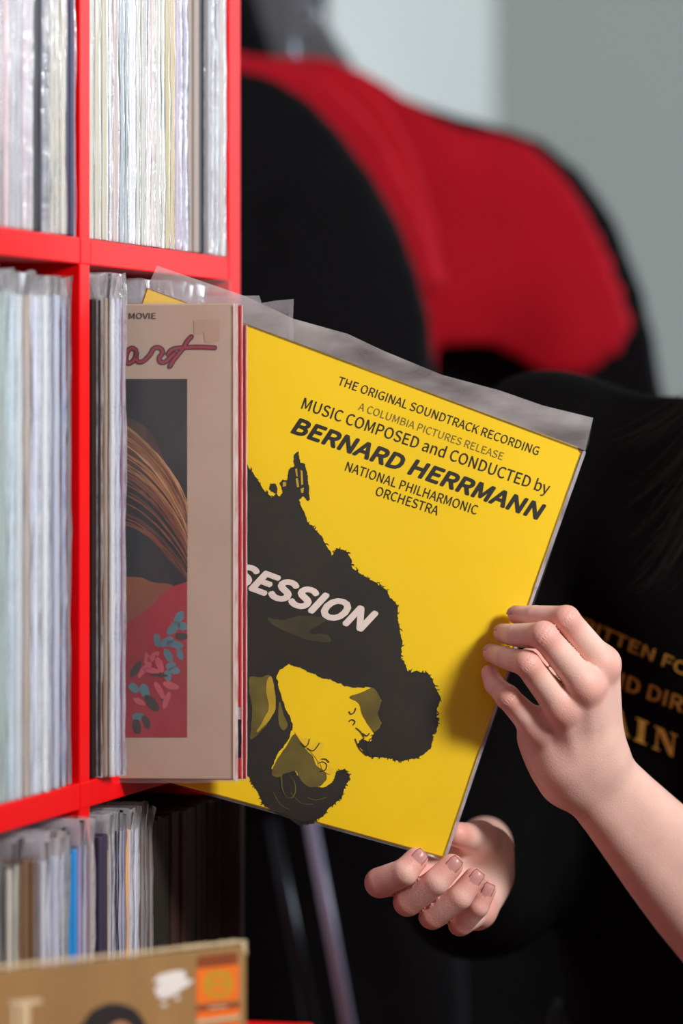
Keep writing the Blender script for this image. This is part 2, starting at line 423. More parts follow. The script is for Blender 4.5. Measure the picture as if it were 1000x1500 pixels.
fill_cell([(133, 147, (34,13,12), 'dark brown', -2, 'n'), (147, 151, (70,50,48), 'speckled brown', 2, 's')], ZM, 'middle right compartment', 'left', px_per=7)
M_MR = [(150, 163, (160,140,124), 'tan', 6.5), (163, 170, (226,224,228), 'white', 10.0), (170, 177, (196,200,222), 'bluish white', 11.2), (177, 186, (150,118,140), 'mauve', 13.0)]
ss = .0285+.0
for i, (x0, x1, c, wd, p) in enumerate(M_MR):
    n = p/1000
    # choose s so the front edge falls in the photo column
    k = (((x0+x1)/2)-CX)/F
    s = .030+i*.0062
    n = (k*(F0.y+T2.y*s)-F0.x-T2.x*s)/(N2.x-k*N2.y)
    record(s-.0028, s+.0028, n, ZM, c, '%s record edge pulled slightly out, %s left of the beige portrait cover' % (wd, ORD[3-i]),
           'records beside the portrait cover', 50+i, fm=M_film2 if i != 0 else M_filmc, ext=.016)
for i in range(12):
    s = .150+i*.0135
    record(s-.006, s+.006, -.006-.001*(i%3), ZM, [(150,140,130), (60,50,50), (170,160,150), (90,30,30)][i%4], '%s record standing in line behind the pulled-out covers, middle right compartment' % ORD[i], 'records hidden behind the pulled-out covers', 300+i)
fill_cell([(-60, 0, (60,50,46), 'dark brown', 4, None), (0, 11, (24,24,28), 'black', 4, 'n'), (11, 26, (196,192,180), 'cream', 6, 'c'), (26, 61, (112,84,60), 'brown', 3, 'n'),
           (61, 78, (196,198,210), 'silvery white', 9, None), (78, 95, (186,194,212), 'pale blue grey', 11, 's'), (95, 101, (40,84,104), 'teal', 12, 's'),
           (101, 113, (40,140,210), 'bright blue', 12, 'n')], ZB, 'lower left compartment', 'right', px_per=8)
# the last ones of the lower left compartment lean out over the divider
for i, (x0, x1, c, wd) in enumerate([(113, 121, (150,140,190), 'lilac'), (121, 129, (176,170,190), 'pale lilac'), (129, 143, (176,162,166), 'pinkish grey')]):
    s = -.034+i*.0085; k = (((x0+x1)/2)-CX)/F
    n = (k*(F0.y+T2.y*s)-F0.x-T2.x*s)/(N2.x-k*N2.y)
    record(s-.0039, s+.0039, n, ZB, c, '%s record edge in clear bag reaching over the red divider at bottom' % wd, 'records reaching over the divider', 80+i, fm=M_film2 if i == 2 else M_film)
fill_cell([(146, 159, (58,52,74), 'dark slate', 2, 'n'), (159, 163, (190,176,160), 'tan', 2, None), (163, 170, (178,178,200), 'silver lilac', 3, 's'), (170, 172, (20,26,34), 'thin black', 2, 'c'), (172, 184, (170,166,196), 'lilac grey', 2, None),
           (184, 191, (226,160,78), 'orange yellow', 2, 'c'), (191, 204, (196,196,208), 'silvery', 4, 's'), (204, 222, (110,92,80), 'shade-toned grey brown', 0, None), (222, 250, (38,34,28), 'shade-darkened olive', 0, 'n'), (250, 280, (62,38,32), 'shade-darkened reddish brown', 0, 'n'), (280, 310, (44,32,26), 'dark brown', 0, 'n'), (310, 322, (40,26,26), 'shade-darkened maroon brown', 0, 'n')],  # from grey brown on, the covers' cast shadow is put into the spine colours
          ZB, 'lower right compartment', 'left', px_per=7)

record(.318, .3265, .0135, ZB, (44, 28, 26), 'shade-darkened brown record pulled out over the right post of the shelf, bottom row', 'records in the lower right compartment', 901, film=False)  # jacket colour holds the shadow lying over this end
record(.3275, .3325, .0130, ZB, (40, 24, 26), 'shade-darkened maroon record touching the right post of the shelf, bottom row', 'records in the lower right compartment', 902, film=False)  # same shadow put into this jacket's colour

# ------------------------------------------------------------------ the pulled-out records
def cover_record(name, label, corners, plane, th, mcard, bulge=0, group=None):
    """a jacket whose face lies on `plane`, with the four corners where the photo shows them"""
    TL, TR, BR, BL = [plane.at(*c) for c in corners]
    root = tag(empty(name, (TL+TR+BR+BL)/4), label, 'record', group)
    bm = bmesh.new(); nb = -plane.n*th; rings = []
    c = (TL+TR+BR+BL)/4
    for k, (ins, dep) in enumerate(((.0012, 0), (.0003, .25), (0, .5), (.0003, .75), (.0012, 1))):
        rings.append([bm.verts.new(p+(c-p).normalized()*ins*1.2+nb*dep) for p in (TL, TR, BR, BL)])
    for i in range(4):
        for j in range(4): bm.faces.new((rings[i][j], rings[i][(j+1)%4], rings[i+1][(j+1)%4], rings[i+1][j]))
    bm.faces.new(rings[0]); bm.faces.new(rings[-1][::-1]); bmesh.ops.recalc_face_normals(bm, faces=bm.faces[:])
    o = obj('jacket', bm, mcard); put_in(o, root)
    return root
def sheet_film(name, outline, plane, off_f, off_b, m, root, seed=0, wav=.0007, wrap=True):
    """clear bag as two sheets joined along the outline (px); outline = dense list of pixel points"""
    bm = bmesh.new(); pts = outline
    cx = sum(p[0] for p in pts)/len(pts); cy = sum(p[1] for p in pts)/len(pts); K = 10
    for off in (off_f, off_b):
        rings = []
        for k in range(K+1):
            f = (k/K)**.8 if k else 0
            ring = []
            for (x, y) in pts:
                px, py = cx+(x-cx)*f, cy+(y-cy)*f
                o = off*(1 if f < .93 else (1-f)/.07*.9+.1)+wav*noise.noise(Vector((px*.02, py*.02, seed+off*50)))*(1 if f > .5 else .3)
                ring.append(bm.verts.new(plane.at(px, py, o)) if k else None)
            rings.append(ring)
        c0 = bm.verts.new(plane.at(cx, cy, off)); n = len(pts)
        for j in range(n): bm.faces.new((c0, rings[1][j], rings[1][(j+1)%n]))
        for k in range(1, K):
            for j in range(n): bm.faces.new((rings[k][j], rings[k+1][j], rings[k+1][(j+1)%n], rings[k][(j+1)%n]))
    o = obj(name, bm, m, smooth=True); put_in(o, root); return o

# beige cover with a portrait
PA = Plane(Wp(343, 800, 2.715), (math.sin(math.radians(-7)), -math.cos(math.radians(-7)), 0))
M_beige = mat('beige_card', (196, 172, 152), .5, .3, var=.06, scale=14)
aL = 343-.314*2215
art = cover_record('record_sleeve', 'beige portrait record cover in clear bag pulled halfway out of the shelf', [(aL, 449), (343, 444), (343, 1143), (aL, 1137)], PA, .005, M_beige)
M_pan = mat('print_dark_teal', (38, 42, 46), .45, .4, var=.25, scale=20)
decal('picture_panel', [[(60, 555), (274, 555), (274, 1080), (60, 1080)]], PA, .0002, M_pan, art)
text_px('lettering', 'A MAJOR MOTION PICTURE'[:0]+'MOVIE', (189, 467), (228, 467), 8.5, lambda x, y: PA.at(x, y, .0003), mat('print_brown_black', (62, 50, 46), .5), art, bold=.012)
sc_ = lambda L: [(180+x/3.571, 370+y/3.571) for x, y in L]
word = [sc_([(68,512),(52,500),(34,506),(20,530),(16,560),(28,578),(48,572),(66,548),(72,520),(70,556),(84,572),(110,566),(142,534),(160,504),(182,496),(204,508),(206,528),(192,548),(196,572),(222,572),(248,548),(270,528)]),
        sc_([(358,440),(338,462),(318,496),(290,532),(266,562),(245,596)]), sc_([(236,530),(262,505),(320,497),(400,494),(480,498)])]
word = [smooth_poly(p, 5, False) for p in word]
quadstrip('script_outline', [(p, 7.6) for p in word], PA, .0003, mat('print_plum', (70, 34, 62), .5), art)
quadstrip('script_fill', [(p, 3.6) for p in word], PA, .0004, mat('print_brick_red', (165, 44, 58), .5), art)
decal('sticker_residue', [rag([(283, 468), (322, 467), (321, 500), (300, 502), (299, 488), (284, 490)], 1.2, 3, 3)], PA, .00022, mat('residue', (188, 158, 134), .6), art)
# portrait: neck, blouse, collar shadow, hair strands, flowers
def clipx(L): return [(min(x, 274), y) for x, y in L]
decal('printed_neck', [clipx(smooth_poly([(60, 850), (190, 845), (235, 852), (256, 862), (238, 885), (215, 900), (187, 925), (60, 930)]))], PA, .00028, mat('print_skin', (150, 84, 58), .5, var=.2, scale=12), art)
decal('printed_blouse', [[(60, 925), (187, 912), (205, 900), (222, 888), (240, 868), (256, 858), (274, 852), (274, 1080), (60, 1080)]], PA, .0003, mat('print_crimson', (160, 34, 48), .5, var=.22, scale=18), art)
decal('printed_collar_shadow', [clipx(smooth_poly([(60, 820), (187, 826), (215, 838), (274, 836), (274, 850), (250, 854), (225, 853), (187, 842), (60, 840)]))], PA, .00034, mat('print_black_teal', (34, 38, 42), .5, var=.2), art)
decal('printed_hair', [clipx(smooth_poly([(150, 600), (187, 612), (214, 626), (232, 655), (250, 700), (264, 742), (280, 790), (280, 846), (262, 836), (240, 812), (220, 780), (204, 740), (187, 700), (150, 690)]))], PA, .00037, mat('print_hair_base', (78, 56, 48), .5, var=.3, scale=60, stretch=(3, 1, .4)), art)
hr = random.Random(3); HS = {}
for i in range(78):
    u = i/77
    x0, y0 = 187-6, 618+150*u+hr.uniform(-4, 4); xm, ym = 225+(14-30*u)+hr.uniform(-3, 3), 690+95*u; x1, y1 = 276, 742+108*u**.8+hr.uniform(-5, 5)
    if u < .05: x0, y0 = 150, 600
    pts = [(min(274, (1-t)**2*x0+2*t*(1-t)*(xm+10)+t*t*x1), (1-t)**2*y0+2*t*(1-t)*(ym-12-14*(1-u))+t*t*y1) for t in [k/14 for k in range(15)]]
    key = hr.choice(['a', 'a', 'b', 'c', 'd']) if u < .45 else hr.choice(['b', 'c', 'e', 'e', 'f', 'f'])
    HS.setdefault(key, []).append((pts, [hr.uniform(.8, 2.6)*(.5+1.0*math.sin(math.pi*(k+2)/18)) for k in range(15)]))
for key, (c, of) in {'a': ((176,122,84), .0005), 'b': ((134,78,56), .00046), 'c': ((98,62,58), .00042), 'd': ((196,150,104), .00053), 'e': ((58,44,46), .00040), 'f': ((40,42,44), .00044)}.items():
    if key in HS: quadstrip('printed_hair', HS[key], PA, of, mat('print_hair_'+key, c, .5), art)['kind'] = 'stuff'
pet = {'b': [], 'p': [], 'g': []}
for (x, y, a, l, wd, k) in [(262,905,-60,20,9,'b'),(254,920,-50,22,10,'b'),(268,917,20,14,9,'b'),(230,938,80,18,8,'b'),(244,940,-30,20,9,'b'),(256,944,10,22,8,'b'),(263,958,70,16,7,'b'),(246,960,60,20,8,'b'),(250,975,-20,14,8,'b'),(256,982,20,14,8,'b'),(246,990,80,16,8,'b'),
                            (196,1008,30,16,9,'b'),(212,1012,70,20,10,'b'),(222,1030,50,26,11,'g'),(202,1050,0,16,9,'b'),(200,1064,80,20,9,'g'),(214,1058,70,18,8,'g'),(199,980,-60,26,7,'g'),(266,932,0,16,8,'g'),(232,988,10,24,5,'g'),(237,1018,80,18,5,'g'),
                            (216,968,80,22,7,'p'),(224,962,-40,20,7,'p'),(233,972,70,24,7,'p'),(222,982,10,22,6,'p'),(208,984,-60,20,6,'p'),(250,1004,20,22,8,'p'),(234,1012,60,26,7,'p'),(244,1026,-70,24,6,'p'),(204,1028,30,18,6,'p')]:
    ca, sa = math.cos(math.radians(a)), math.sin(math.radians(a))
    l, wd = l*1.15, wd*1.35; e = [(l/2*math.cos(q*math.pi/7), wd/2*math.sin(q*math.pi/7)) for q in range(14)]
    pet[k].append(rag([(min(274, x+ex*ca-ey*sa), y+ex*sa+ey*ca) for ex, ey in e], .9, 3, x))
decal('printed_leaves', pet['b'], PA, .00036, mat('print_flower_blue', (84, 124, 136), .5, var=.2), art)
decal('printed_leaves', pet['g'], PA, .00040, mat('print_leaf_dark', (58, 48, 50), .5, var=.2), art)
decal('printed_petals', pet['p'], PA, .00044, mat('print_flower_pink', (196, 84, 96), .5, var=.2), art)
def densify(pts, step=14, seed=0, amp=.6):
    return rag(pts, amp, step, seed)
sheet_film('plastic_sleeve', densify([(aL, 405), (195, 410), (338, 409), (341, 440), (348, 447), (347, 800), (347.5, 1142), (343, 1147), (187, 1147), (aL, 1143)], seed=4), PA, .0012, -.007, film_mat('sleeve_film_beige', .075, tint=(.9, .88, .9), rough=.25, bump=.3, stretch=(14, 14, 6)), art, seed=4)
M_seam = film_mat('sleeve_seam', .75, tint=(1, .95, .98), rough=.2, bump=1.0, stretch=(80, 80, 30))
def seam(xs, y0, y1, wpx, plane, off, root, seed):
    L = [(xs+.5*noise.noise(Vector((k*.7, seed, 0))), y0+(y1-y0)*k/40) for k in range(41)]
    quadstrip('sleeve_seam', [(L, [wpx*(1+.35*noise.noise(Vector((k*.5, seed, 4)))) for k in range(41)])], plane, off, M_seam, root)
seam(346.3, 446, 1143, 4.4, PA, .0016, art, 2)

# two red records between the beige and the yellow one
for i, (x0, x1, y0, c, D, wd) in enumerate([(340, 354.5, 447, (200, 26, 22), 2.735, 'bright red'), (340, 361.0, 476, (168, 20, 22), 2.7425, 'dark red')]):
    PR = Plane(Wp(350, 800, D), (math.sin(math.radians(-3)), -math.cos(math.radians(-3)), 0)); xl = x1-.314*2190
    rr = cover_record('record_sleeve', '%s record edge between the beige cover and the yellow cover' % wd, [(xl, y0), (x1, y0), (x1, 1141), (xl, 1141)], PR, .0028, mat('red_card_%d' % i, c, .45, var=.15, scale=12, stretch=(1, 1, .3)))
    if i == 0:
        decal('printed_strip', [[(347, 1036), (353, 1036), (353, 1056), (347, 1056)]], PR, .0002, mat('print_pale', (190, 184, 180), .5), rr)
        decal('printed_strip', [rag([(347, 1054), (353, 1054), (353, 1110), (347, 1110)], .8, 3, 5)], PR, .0003, mat('print_ink_blue', (28, 28, 44), .5), rr)
    sheet_film('plastic_sleeve', densify([(xl, y0-6), (x1+1.0, y0-6), (x1+1.2, 800), (x1+1.0, 1144), (xl, 1144)], seed=20+i, amp=.4), PR, .0008, -.0036, M_filmc, rr, seed=9+i, wav=.0003)
    seam(x1+.3, y0, 1141, 1.5, PR, .0012, rr, 5+i)

# yellow soundtrack cover
YW = math.radians(8)
PY = Plane(Vector((-.09, 2.76, H)), (math.sin(YW), -math.cos(YW), 0))
M_yel = mat('yellow_card', (244, 204, 2), .5, .2, var=.035, scale=9)
YC = [(215, 421), (854, 657), (650, 1257), (-10, 1075)]
yel = cover_record('record_sleeve', 'bright yellow soundtrack cover tilted out of the shelf, held by two hands', YC, PY, .0035, M_yel)
YF = lambda off: (lambda x, y: PY.at(x, y, off))
M_ink = mat('print_black_ink', (34, 29, 21), .5, .3, var=.25, scale=30)
M_olive = mat('print_olive', (104, 90, 30), .5, .3, var=.3, scale=60)
M_olive2 = mat('print_dark_olive', (62, 56, 34), .5, .3, var=.3, scale=60)
M_gold = mat('print_mustard', (186, 152, 28), .5, .3, var=.15, scale=60)
M_cream = mat('print_cream', (232, 214, 204), .5, .3)
text_px('lettering', 'THE ORIGINAL SOUNDTRACK RECORDING', (494, 563), (787, 667), 12.5, YF(.0003), M_ink, yel, bold=.004)
text_px('lettering', 'A COLUMBIA PICTURES RELEASE', (524, 600), (735, 674), 11, YF(.0003), mat('print_faded', (120, 104, 26), .5), yel, bold=-.006)
text_px('lettering', 'MUSIC COMPOSED and CONDUCTED by', (441, 598), (802, 724), 16.5, YF(.0003), M_ink, yel, bold=.008)
text_px('lettering', 'BERNARD HERRMANN', (427, 633), (786, 760), 22.5, YF(.0003), M_ink, yel, slant=.25, bold=.062)
text_px('lettering', 'NATIONAL PHILHARMONIC', (505, 689), (697, 754), 13.5, YF(.0003), M_ink, yel, bold=.004)
text_px('lettering', 'ORCHESTRA', (549, 725), (640, 755), 13.5, YF(.0003), M_ink, yel, bold=.004)
fig = [(300, 640), (340, 664), (362, 676), (366, 688), (378, 705), (390, 722), (398, 729), (403, 724), (394, 716), (396, 708), (404, 708), (408, 716), (407, 725), (411, 729), (414, 722), (410, 708), (415, 701), (420, 703), (423, 688), (431, 683), (430, 667), (437, 661), (440, 677), (447, 679), (450, 695), (453, 716), (452, 733), (444, 727), (438, 733), (443, 748), (451, 764), (464, 778), (476, 795), (486, 814), (493, 804), (504, 806), (514, 816), (517, 832), (528, 840), (540, 848), (550, 854), (567, 866), (581, 886), (584, 915), (589, 940), (588, 964), (598, 984), (612, 982), (626, 985), (637, 1003), (646, 1024), (640, 1038), (642, 1059), (633, 1080), (630, 1097), (619, 1108), (588, 1115), (566, 1110), (546, 1110), (537, 1106), (524, 1092), (530, 1082), (543, 1086), (548, 1070), (558, 1060), (552, 1045), (558, 1026), (545, 1008), (504, 1006), (500, 1001), (465, 991), (448, 982), (423, 972), (409, 982), (405, 990), (411, 1017), (422, 1045), (429, 1059), (427, 1074), (418, 1090), (404, 1108), (398, 1126), (412, 1133), (430, 1128), (440, 1140), (455, 1152), (478, 1152), (492, 1140), (493, 1130), (504, 1127), (513, 1136), (507, 1152), (497, 1171), (479, 1188), (458, 1206), (441, 1208), (413, 1195), (385, 1178), (371, 1150), (360, 1132), (340, 1120), (260, 1090), (180, 1040), (220, 800)]
decal('figures_silhouette', [rag(fig, 1.5, 1.6, 1)], PY, .0002, M_ink, yel)
hz = random.Random(11)
def tufts(poly_idx, n, L0, L1, w0=1.4):
    out = []
    for k in range(n):
        i = hz.choice(poly_idx); a, b = fig[i], fig[(i+1) % len(fig)]; t = hz.random(); x, y = a[0]+(b[0]-a[0])*t, a[1]+(b[1]-a[1])*t
        dx, dy = b[0]-a[0], b[1]-a[1]; L = math.hypot(dx, dy)+.01; nx, ny = dy/L, -dx/L; l = hz.uniform(L0, L1); sk = hz.uniform(-1.6, 1.6)
        out.append(([(x-nx*3, y-ny*3), (x+(nx+sk*dx/L)*l*.5, y+(ny+sk*dy/L)*l*.5), (x+(nx+sk*1.2*dx/L)*l, y+(ny+sk*1.2*dy/L)*l)], [w0*1.6, w0, .3]))
    return out
quadstrip('brush_strokes', tufts(list(range(3, 7))+list(range(30, 50)), 60, 1, 4)+tufts(list(range(50, 64)), 50, 1, 3)+tufts(list(range(88, 100)), 50, 1, 3.2), PY, .00022, M_ink, yel)['kind'] = 'stuff'
decal('olive_hand', [rag(smooth_poly([(392, 905), (404, 918), (432, 930), (446, 936), (466, 940), (484, 940), (478, 930), (452, 926), (470, 914), (492, 900), (470, 903), (440, 902), (415, 908)]), .8, 3, 5)], PY, .0003, M_olive2, yel)
decal('olive_shape', [rag(smooth_poly([(366, 992), (380, 992), (396, 990), (400, 1010), (402, 1040), (390, 1062), (378, 1076), (366, 1082), (368, 1062), (369, 1035), (365, 1010)]), .7, 3, 6),
                      rag(smooth_poly([(409, 1028), (416, 1048), (421, 1062), (415, 1070), (408, 1058)]), .5, 3, 6)], PY, .0003, M_olive, yel)
decal('mustard_shape', [rag(smooth_poly([(391, 996), (398, 992), (402, 1012), (403, 1038), (392, 1058), (376, 1072), (388, 1050), (394, 1035), (390, 1015)]), .5, 3, 7)], PY, .0004, M_gold, yel)
# two generic profiles, upside down
decal('printed_face', [rag(smooth_poly([(430, 1076), (437, 1082), (450, 1100), (458, 1108), (464, 1122), (476, 1130), (478, 1142), (466, 1152), (452, 1152), (440, 1142), (434, 1130), (420, 1132), (410, 1138), (398, 1134), (406, 1112), (418, 1096)]), .6, 3, 8),
                       rag(smooth_poly([(512, 1021), (530, 1014), (546, 1008), (558, 1026), (553, 1045), (558, 1061), (548, 1072), (540, 1062), (530, 1046), (526, 1030)]), .6, 3, 9)], PY, .00032, M_olive, yel)
decal('printed_face_light', [rag(smooth_poly([(432, 1072), (440, 1086), (452, 1098), (464, 1112), (467, 1124), (470, 1106), (474, 1090), (466, 1086), (456, 1092), (450, 1082), (440, 1080)]), .4, 3, 10), rag(smooth_poly([(468, 1112), (478, 1118), (490, 1128), (482, 1134), (472, 1126)]), .4, 3, 10)], PY, .0004, mat('print_yellow', (240, 196, 10), .45), yel)
lines = []
for L in [[(440,1088),(446,1094),(451,1090),(453,1082)], [(450,1096),(458,1100),(464,1094),(468,1088)], [(466,1118),(472,1116),(478,1120),(476,1128),(468,1130)], [(470,1112),(477,1112),(482,1117)], [(411,1140),(412,1155),(418,1166),(428,1170),(434,1160),(432,1144),(424,1136),(414,1134)], [(418,1146),(424,1142),(428,1148),(422,1154),(426,1160)],
          [(511,1042),(514,1046),(519,1043),(521,1037)], [(511,1057),(515,1054),(520,1057),(517,1062)], [(521,1066),(528,1072),(533,1080)], [(531,1074),(537,1078),(541,1074)], [(520,1082),(526,1096),(536,1106)], [(537,1086),(538,1098),(542,1108)]]:
    lines.append((smooth_poly(L, 4, False), 1.5))
quadstrip('printed_lines', lines, PY, .0005, M_ink, yel)
quadstrip('printed_ear', [(smooth_poly([(412,1138),(413,1155),(419,1167),(428,1169),(433,1158),(431,1143),(424,1136)], 4, False), 2.2), (smooth_poly([(450,1168),(462,1172),(478,1168)], 4, False), .8), (smooth_poly([(400,1160),(410,1178),(424,1186)], 4, False), .8), (smooth_poly([(425,1160),(440,1176),(458,1178)], 4, False), .8)], PY, .00048, M_olive, yel)
decal('printed_highlight', [[(432,687),(435,686),(436,698),(434,698)], [(440,688),(443,690),(444,710),(441,710)], [(433,701),(436,700),(438,713),(435,714)], [(414,706),(419,706),(419,712),(414,713)], [(440,716),(445,714),(444,722),(441,722)]], PY, .0003, M_gold, yel)
text_px('title_lettering', 'OBSESSION', (266, 826), (529, 923), 31, YF(.00055), M_cream, yel, slant=.42, bold=.085)
decal('worn_corner', [rag([(846, 654), (853, 657), (851, 664), (847, 660)], .5, 2, 2)], PY, .00025, mat('worn_brown', (130, 70, 20), .7), yel)
YO = [(230, 389), (290, 410), (360, 434), (430, 467), (509, 489), (562, 514), (647, 549), (732, 572), (795, 594), (868.5, 612), (862, 650), (857, 662), (790, 862), (700, 1124), (655, 1258), (648, 1262), (400, 1222), (189, 1150), (-14, 1080)]
yo = []
for i in range(len(YO)):
    a, b = YO[i], YO[(i+1) % len(YO)]; k = max(1, int(math.hypot(b[0]-a[0], b[1]-a[1])/14))
    yo += [(a[0]+(b[0]-a[0])*j/k, a[1]+(b[1]-a[1])*j/k) for j in range(k)]
# the lower outline follows the jacket's bottom edge closely
yo = [(x, min(y, 1079+(x+14)*.2712*1.0 if False else (1078+(x+12)*(1260-1078)/662.0 if x < 648 and y > 1075 else y))) for x, y in yo]
sheet_film('plastic_sleeve', yo, PY, .0014, -.0052, film_mat('sleeve_film_yellow', .012, tint=(.8, .78, .78), rough=.28, bump=.10, stretch=(6, 6, 6)), yel, seed=31, wav=.0008)
for k_, (x0_, y0_, x1_, y1_) in enumerate([(855.2, 663, 784.6, 862), (784.6, 862, 653.0, 1254)]):
    L_ = [(x0_+(x1_-x0_)*k/30+.4*noise.noise(Vector((k*.6, 3, k_))), y0_+(y1_-y0_)*k/30) for k in range(31)]
    quadstrip('sleeve_seam', [(L_, [5.0-(1.0 if k_ else 0)]*31)], PY, .0019, film_mat('seam_grey', .8, tint=(.62, .58, .66), rough=.2, bump=.6, stretch=(60, 60, 20)), yel)
M_band = film_mat('sleeve_film_flap', .42, tint=(.80, .74, .74), rough=.3, bump=.35, stretch=(12, 12, 30))
bm = bmesh.new(); topl = [(230, 389), (290, 410), (360, 434), (430, 467), (509, 489), (562, 514), (647, 549), (732, 572), (795, 594), (868.5, 612)]
rows = []
for k in range(9):
    f = k/8; row = []
    for i in range(46):
        u = i/45*(len(topl)-1); j = min(int(u), len(topl)-2); q = u-j
        tx, ty = topl[j][0]+(topl[j+1][0]-topl[j][0])*q, topl[j][1]+(topl[j+1][1]-topl[j][1])*q
        v = i/45; bx, by = 216+(857-216)*v, 420+(660-420)*v
        o = .0017+.0025*f*noise.noise(Vector((i*.18, f*1.4, 3)))+.001*f
        row.append(bm.verts.new(PY.at(bx+(tx-bx)*f, by+(ty-by)*f, o)))
    rows.append(row)
for k in range(8):
    for i in range(45): bm.faces.new((rows[k][i], rows[k][i+1], rows[k+1][i+1], rows[k+1][i]))
o = obj('sleeve_flap', bm, M_band, smooth=True); put_in(o, yel)

# record behind the yellow one whose bag sticks out at the top
PB = Plane(Wp(400, 500, 2.785), (math.sin(math.radians(-6)), -math.cos(math.radians(-6)), 0))
beh = cover_record('record_sleeve', 'record in clear bag whose top corner shows behind the yellow cover', [(425-.314*2150, 462), (425, 458), (424, 1128), (425-.314*2150, 1130)], PB, .003, mat('dull_card', (70, 62, 60), .6))
sheet_film('plastic_sleeve', densify([(-250, 440), (345, 433), (379, 433), (383, 443), (405, 440), (430.5, 438), (430, 470), (428, 800), (427, 1130), (-250, 1133)], seed=50, amp=.8), PB, .001, -.004, M_films, beh, seed=50, wav=.0012)

# ------------------------------------------------------------------ front record in a low red bin
bin_ = tag(empty('record_bin', SH(-.32, .1, 0), -A0), 'low red record bin standing in front of the shelf', 'record bin')
def bbox(name, s0, s1, n0, n1, z0, z1):
    return obj(name, box_bm(n0-.1, n1-.1, s0+.32, s1+.32, z0, z1, .002, 2), M_red, bin_)
RZ = H-.3667
bbox('back_panel', -.152, -.136, .004, .19, RZ-.30, RZ); bbox('front_panel', -.56, -.545, .004, .19, RZ-.30, RZ-.05)
bbox('side_panel', -.545, -.152, .176, .19, RZ-.30, RZ-.01); bbox('side_panel', -.545, -.152, .004, .018, RZ-.30, RZ-.01)
bbox('bottom_panel', -.545, -.152, .018, .176, RZ-.30, RZ-.285)
for a, b in ((-.56, .006), (-.56, .16), (-.166, .006), (-.166, .16)): bbox('leg', a, a+.028, b, b+.028, 0, RZ-.30)
BR_ = Vector((-.0552, 2.40, 0)); dirB = Vector((-math.cos(math.radians(41)), -math.sin(math.radians(41)), 0))
PF = Plane(Wp(362, 1383, 2.40), (-dirB.y, dirB.x, 0))
lft = Wp(362, 1383, 2.40)+dirB*.314
def px_of(v): return (CX+F*v.x/v.y, CY-F*(v.z-H)/v.y)
zt_ = Wp(362, 1386, 2.40).z
cTR = (362, 1384); cTL = px_of(Vector((lft.x, lft.y, zt_+.001))); cBR = px_of(Vector((BR_.x, BR_.y, zt_-.314))); cBL = px_of(Vector((lft.x, lft.y, zt_-.314)))
M_tan = mat('tan_card', (158, 122, 74), .6, .3, var=.14, scale=10, stretch=(3, 3, .6))
brn = cover_record('record_sleeve', 'worn tan record cover with orange logo block at the bottom left corner', [cTL, cTR, cBR, cBL], PF, .006, M_tan)
M_wh = mat('torn_white', (236, 232, 226), .7); M_or = mat('print_orange', (246, 116, 20), .5); M_rb = mat('print_rust', (140, 66, 24), .5); M_og = mat('print_ochre', (200, 150, 30), .5); M_cr = mat('worn_cream', (212, 190, 150), .7)
lb = lambda L: [(200+x/5, 1360+y/5) for x, y in L]
decal('worn_edge', [rag([(-60, 1419), (60, 1407), (200, 1393), (345, 1376.5), (360, 1377), (361, 1381), (350, 1382), (200, 1398), (60, 1413), (-60, 1425)], .7, 4, 8), rag([(353, 1380), (361, 1379), (362, 1399), (357, 1394)], .6, 3, 8)], PF, .0002, M_cr, brn)
decal('torn_patch', [rag(lb([(120,385),(160,345),(210,325),(270,312),(345,308),(365,340),(355,372),(425,378),(380,415),(340,440),(290,480),(240,500),(190,520),(150,500),(130,450),(165,405)]), .8, 3, 2), rag(lb([(280,500),(320,500),(300,530),(285,525)]), .4, 2, 3), rag(lb([(180,550),(225,545),(210,575),(185,572)]), .4, 2, 4)], PF, .0003, M_wh, brn)
decal('logo_block', [lb([(445,205),(740,170),(740,262),(445,290)])], PF, .0003, M_rb, brn)
decal('logo_block', [lb([(440,295),(750,262),(752,525),(437,557)])], PF, .0003, M_or, brn)
decal('logo_oval', [[(200+(598+108*math.copysign(abs(math.cos(a))**.7, math.cos(a)))/5, 1360+(408-math.cos(a)*8+100*math.copysign(abs(math.sin(a))**.7, math.sin(a)))/5) for a in [k*math.pi/16 for k in range(32)]]], PF, .0004, M_og, brn)
decal('logo_mark', [lb([(530,380),(600,360),(675,362),(600,392)]), lb([(520,450),(600,430),(680,435),(640,460),(560,466)])], PF, .0005, M_or, brn)
decal('logo_stripe', [lb([(440,612),(755,580),(756,630),(440,672)])], PF, .0003, M_or, brn)
decal('logo_stripe', [lb([(440,568),(755,540),(755,580),(440,612)])], PF, .00028, M_rb, brn)
decal('logo_stripe', [lb([(530,575),(660,562),(660,575),(530,588)]), lb([(440,672),(756,632),(756,656),(440,700)])], PF, .00034, M_cr, brn)
decal('logo_stripe', [lb([(600,700),(756,676),(756,760),(440,790),(440,712)])], PF, .0003, M_or, brn)
decal('printed_hair', [rag(smooth_poly([(115, 1520), (122, 1498), (134, 1482), (152, 1472), (172, 1470), (192, 1476), (206, 1488), (214, 1504), (218, 1530)]), .6, 3, 4)], PF, .0003, mat('print_soft_black', (32, 28, 30), .5), brn)
decal('printed_forehead', [smooth_poly([(150, 1530), (160, 1506), (176, 1496), (192, 1504), (200, 1530)])], PF, .0004, mat('print_skin_tan', (186, 132, 96), .5), brn)
decal('printed_letters', [[(18, 1468), (24, 1468), (24, 1540), (18, 1540)], [(14, 1466), (60, 1462), (62, 1470), (44, 1472), (44, 1540), (30, 1540), (30, 1473), (14, 1474)]], PF, .0003, M_cr, brn)

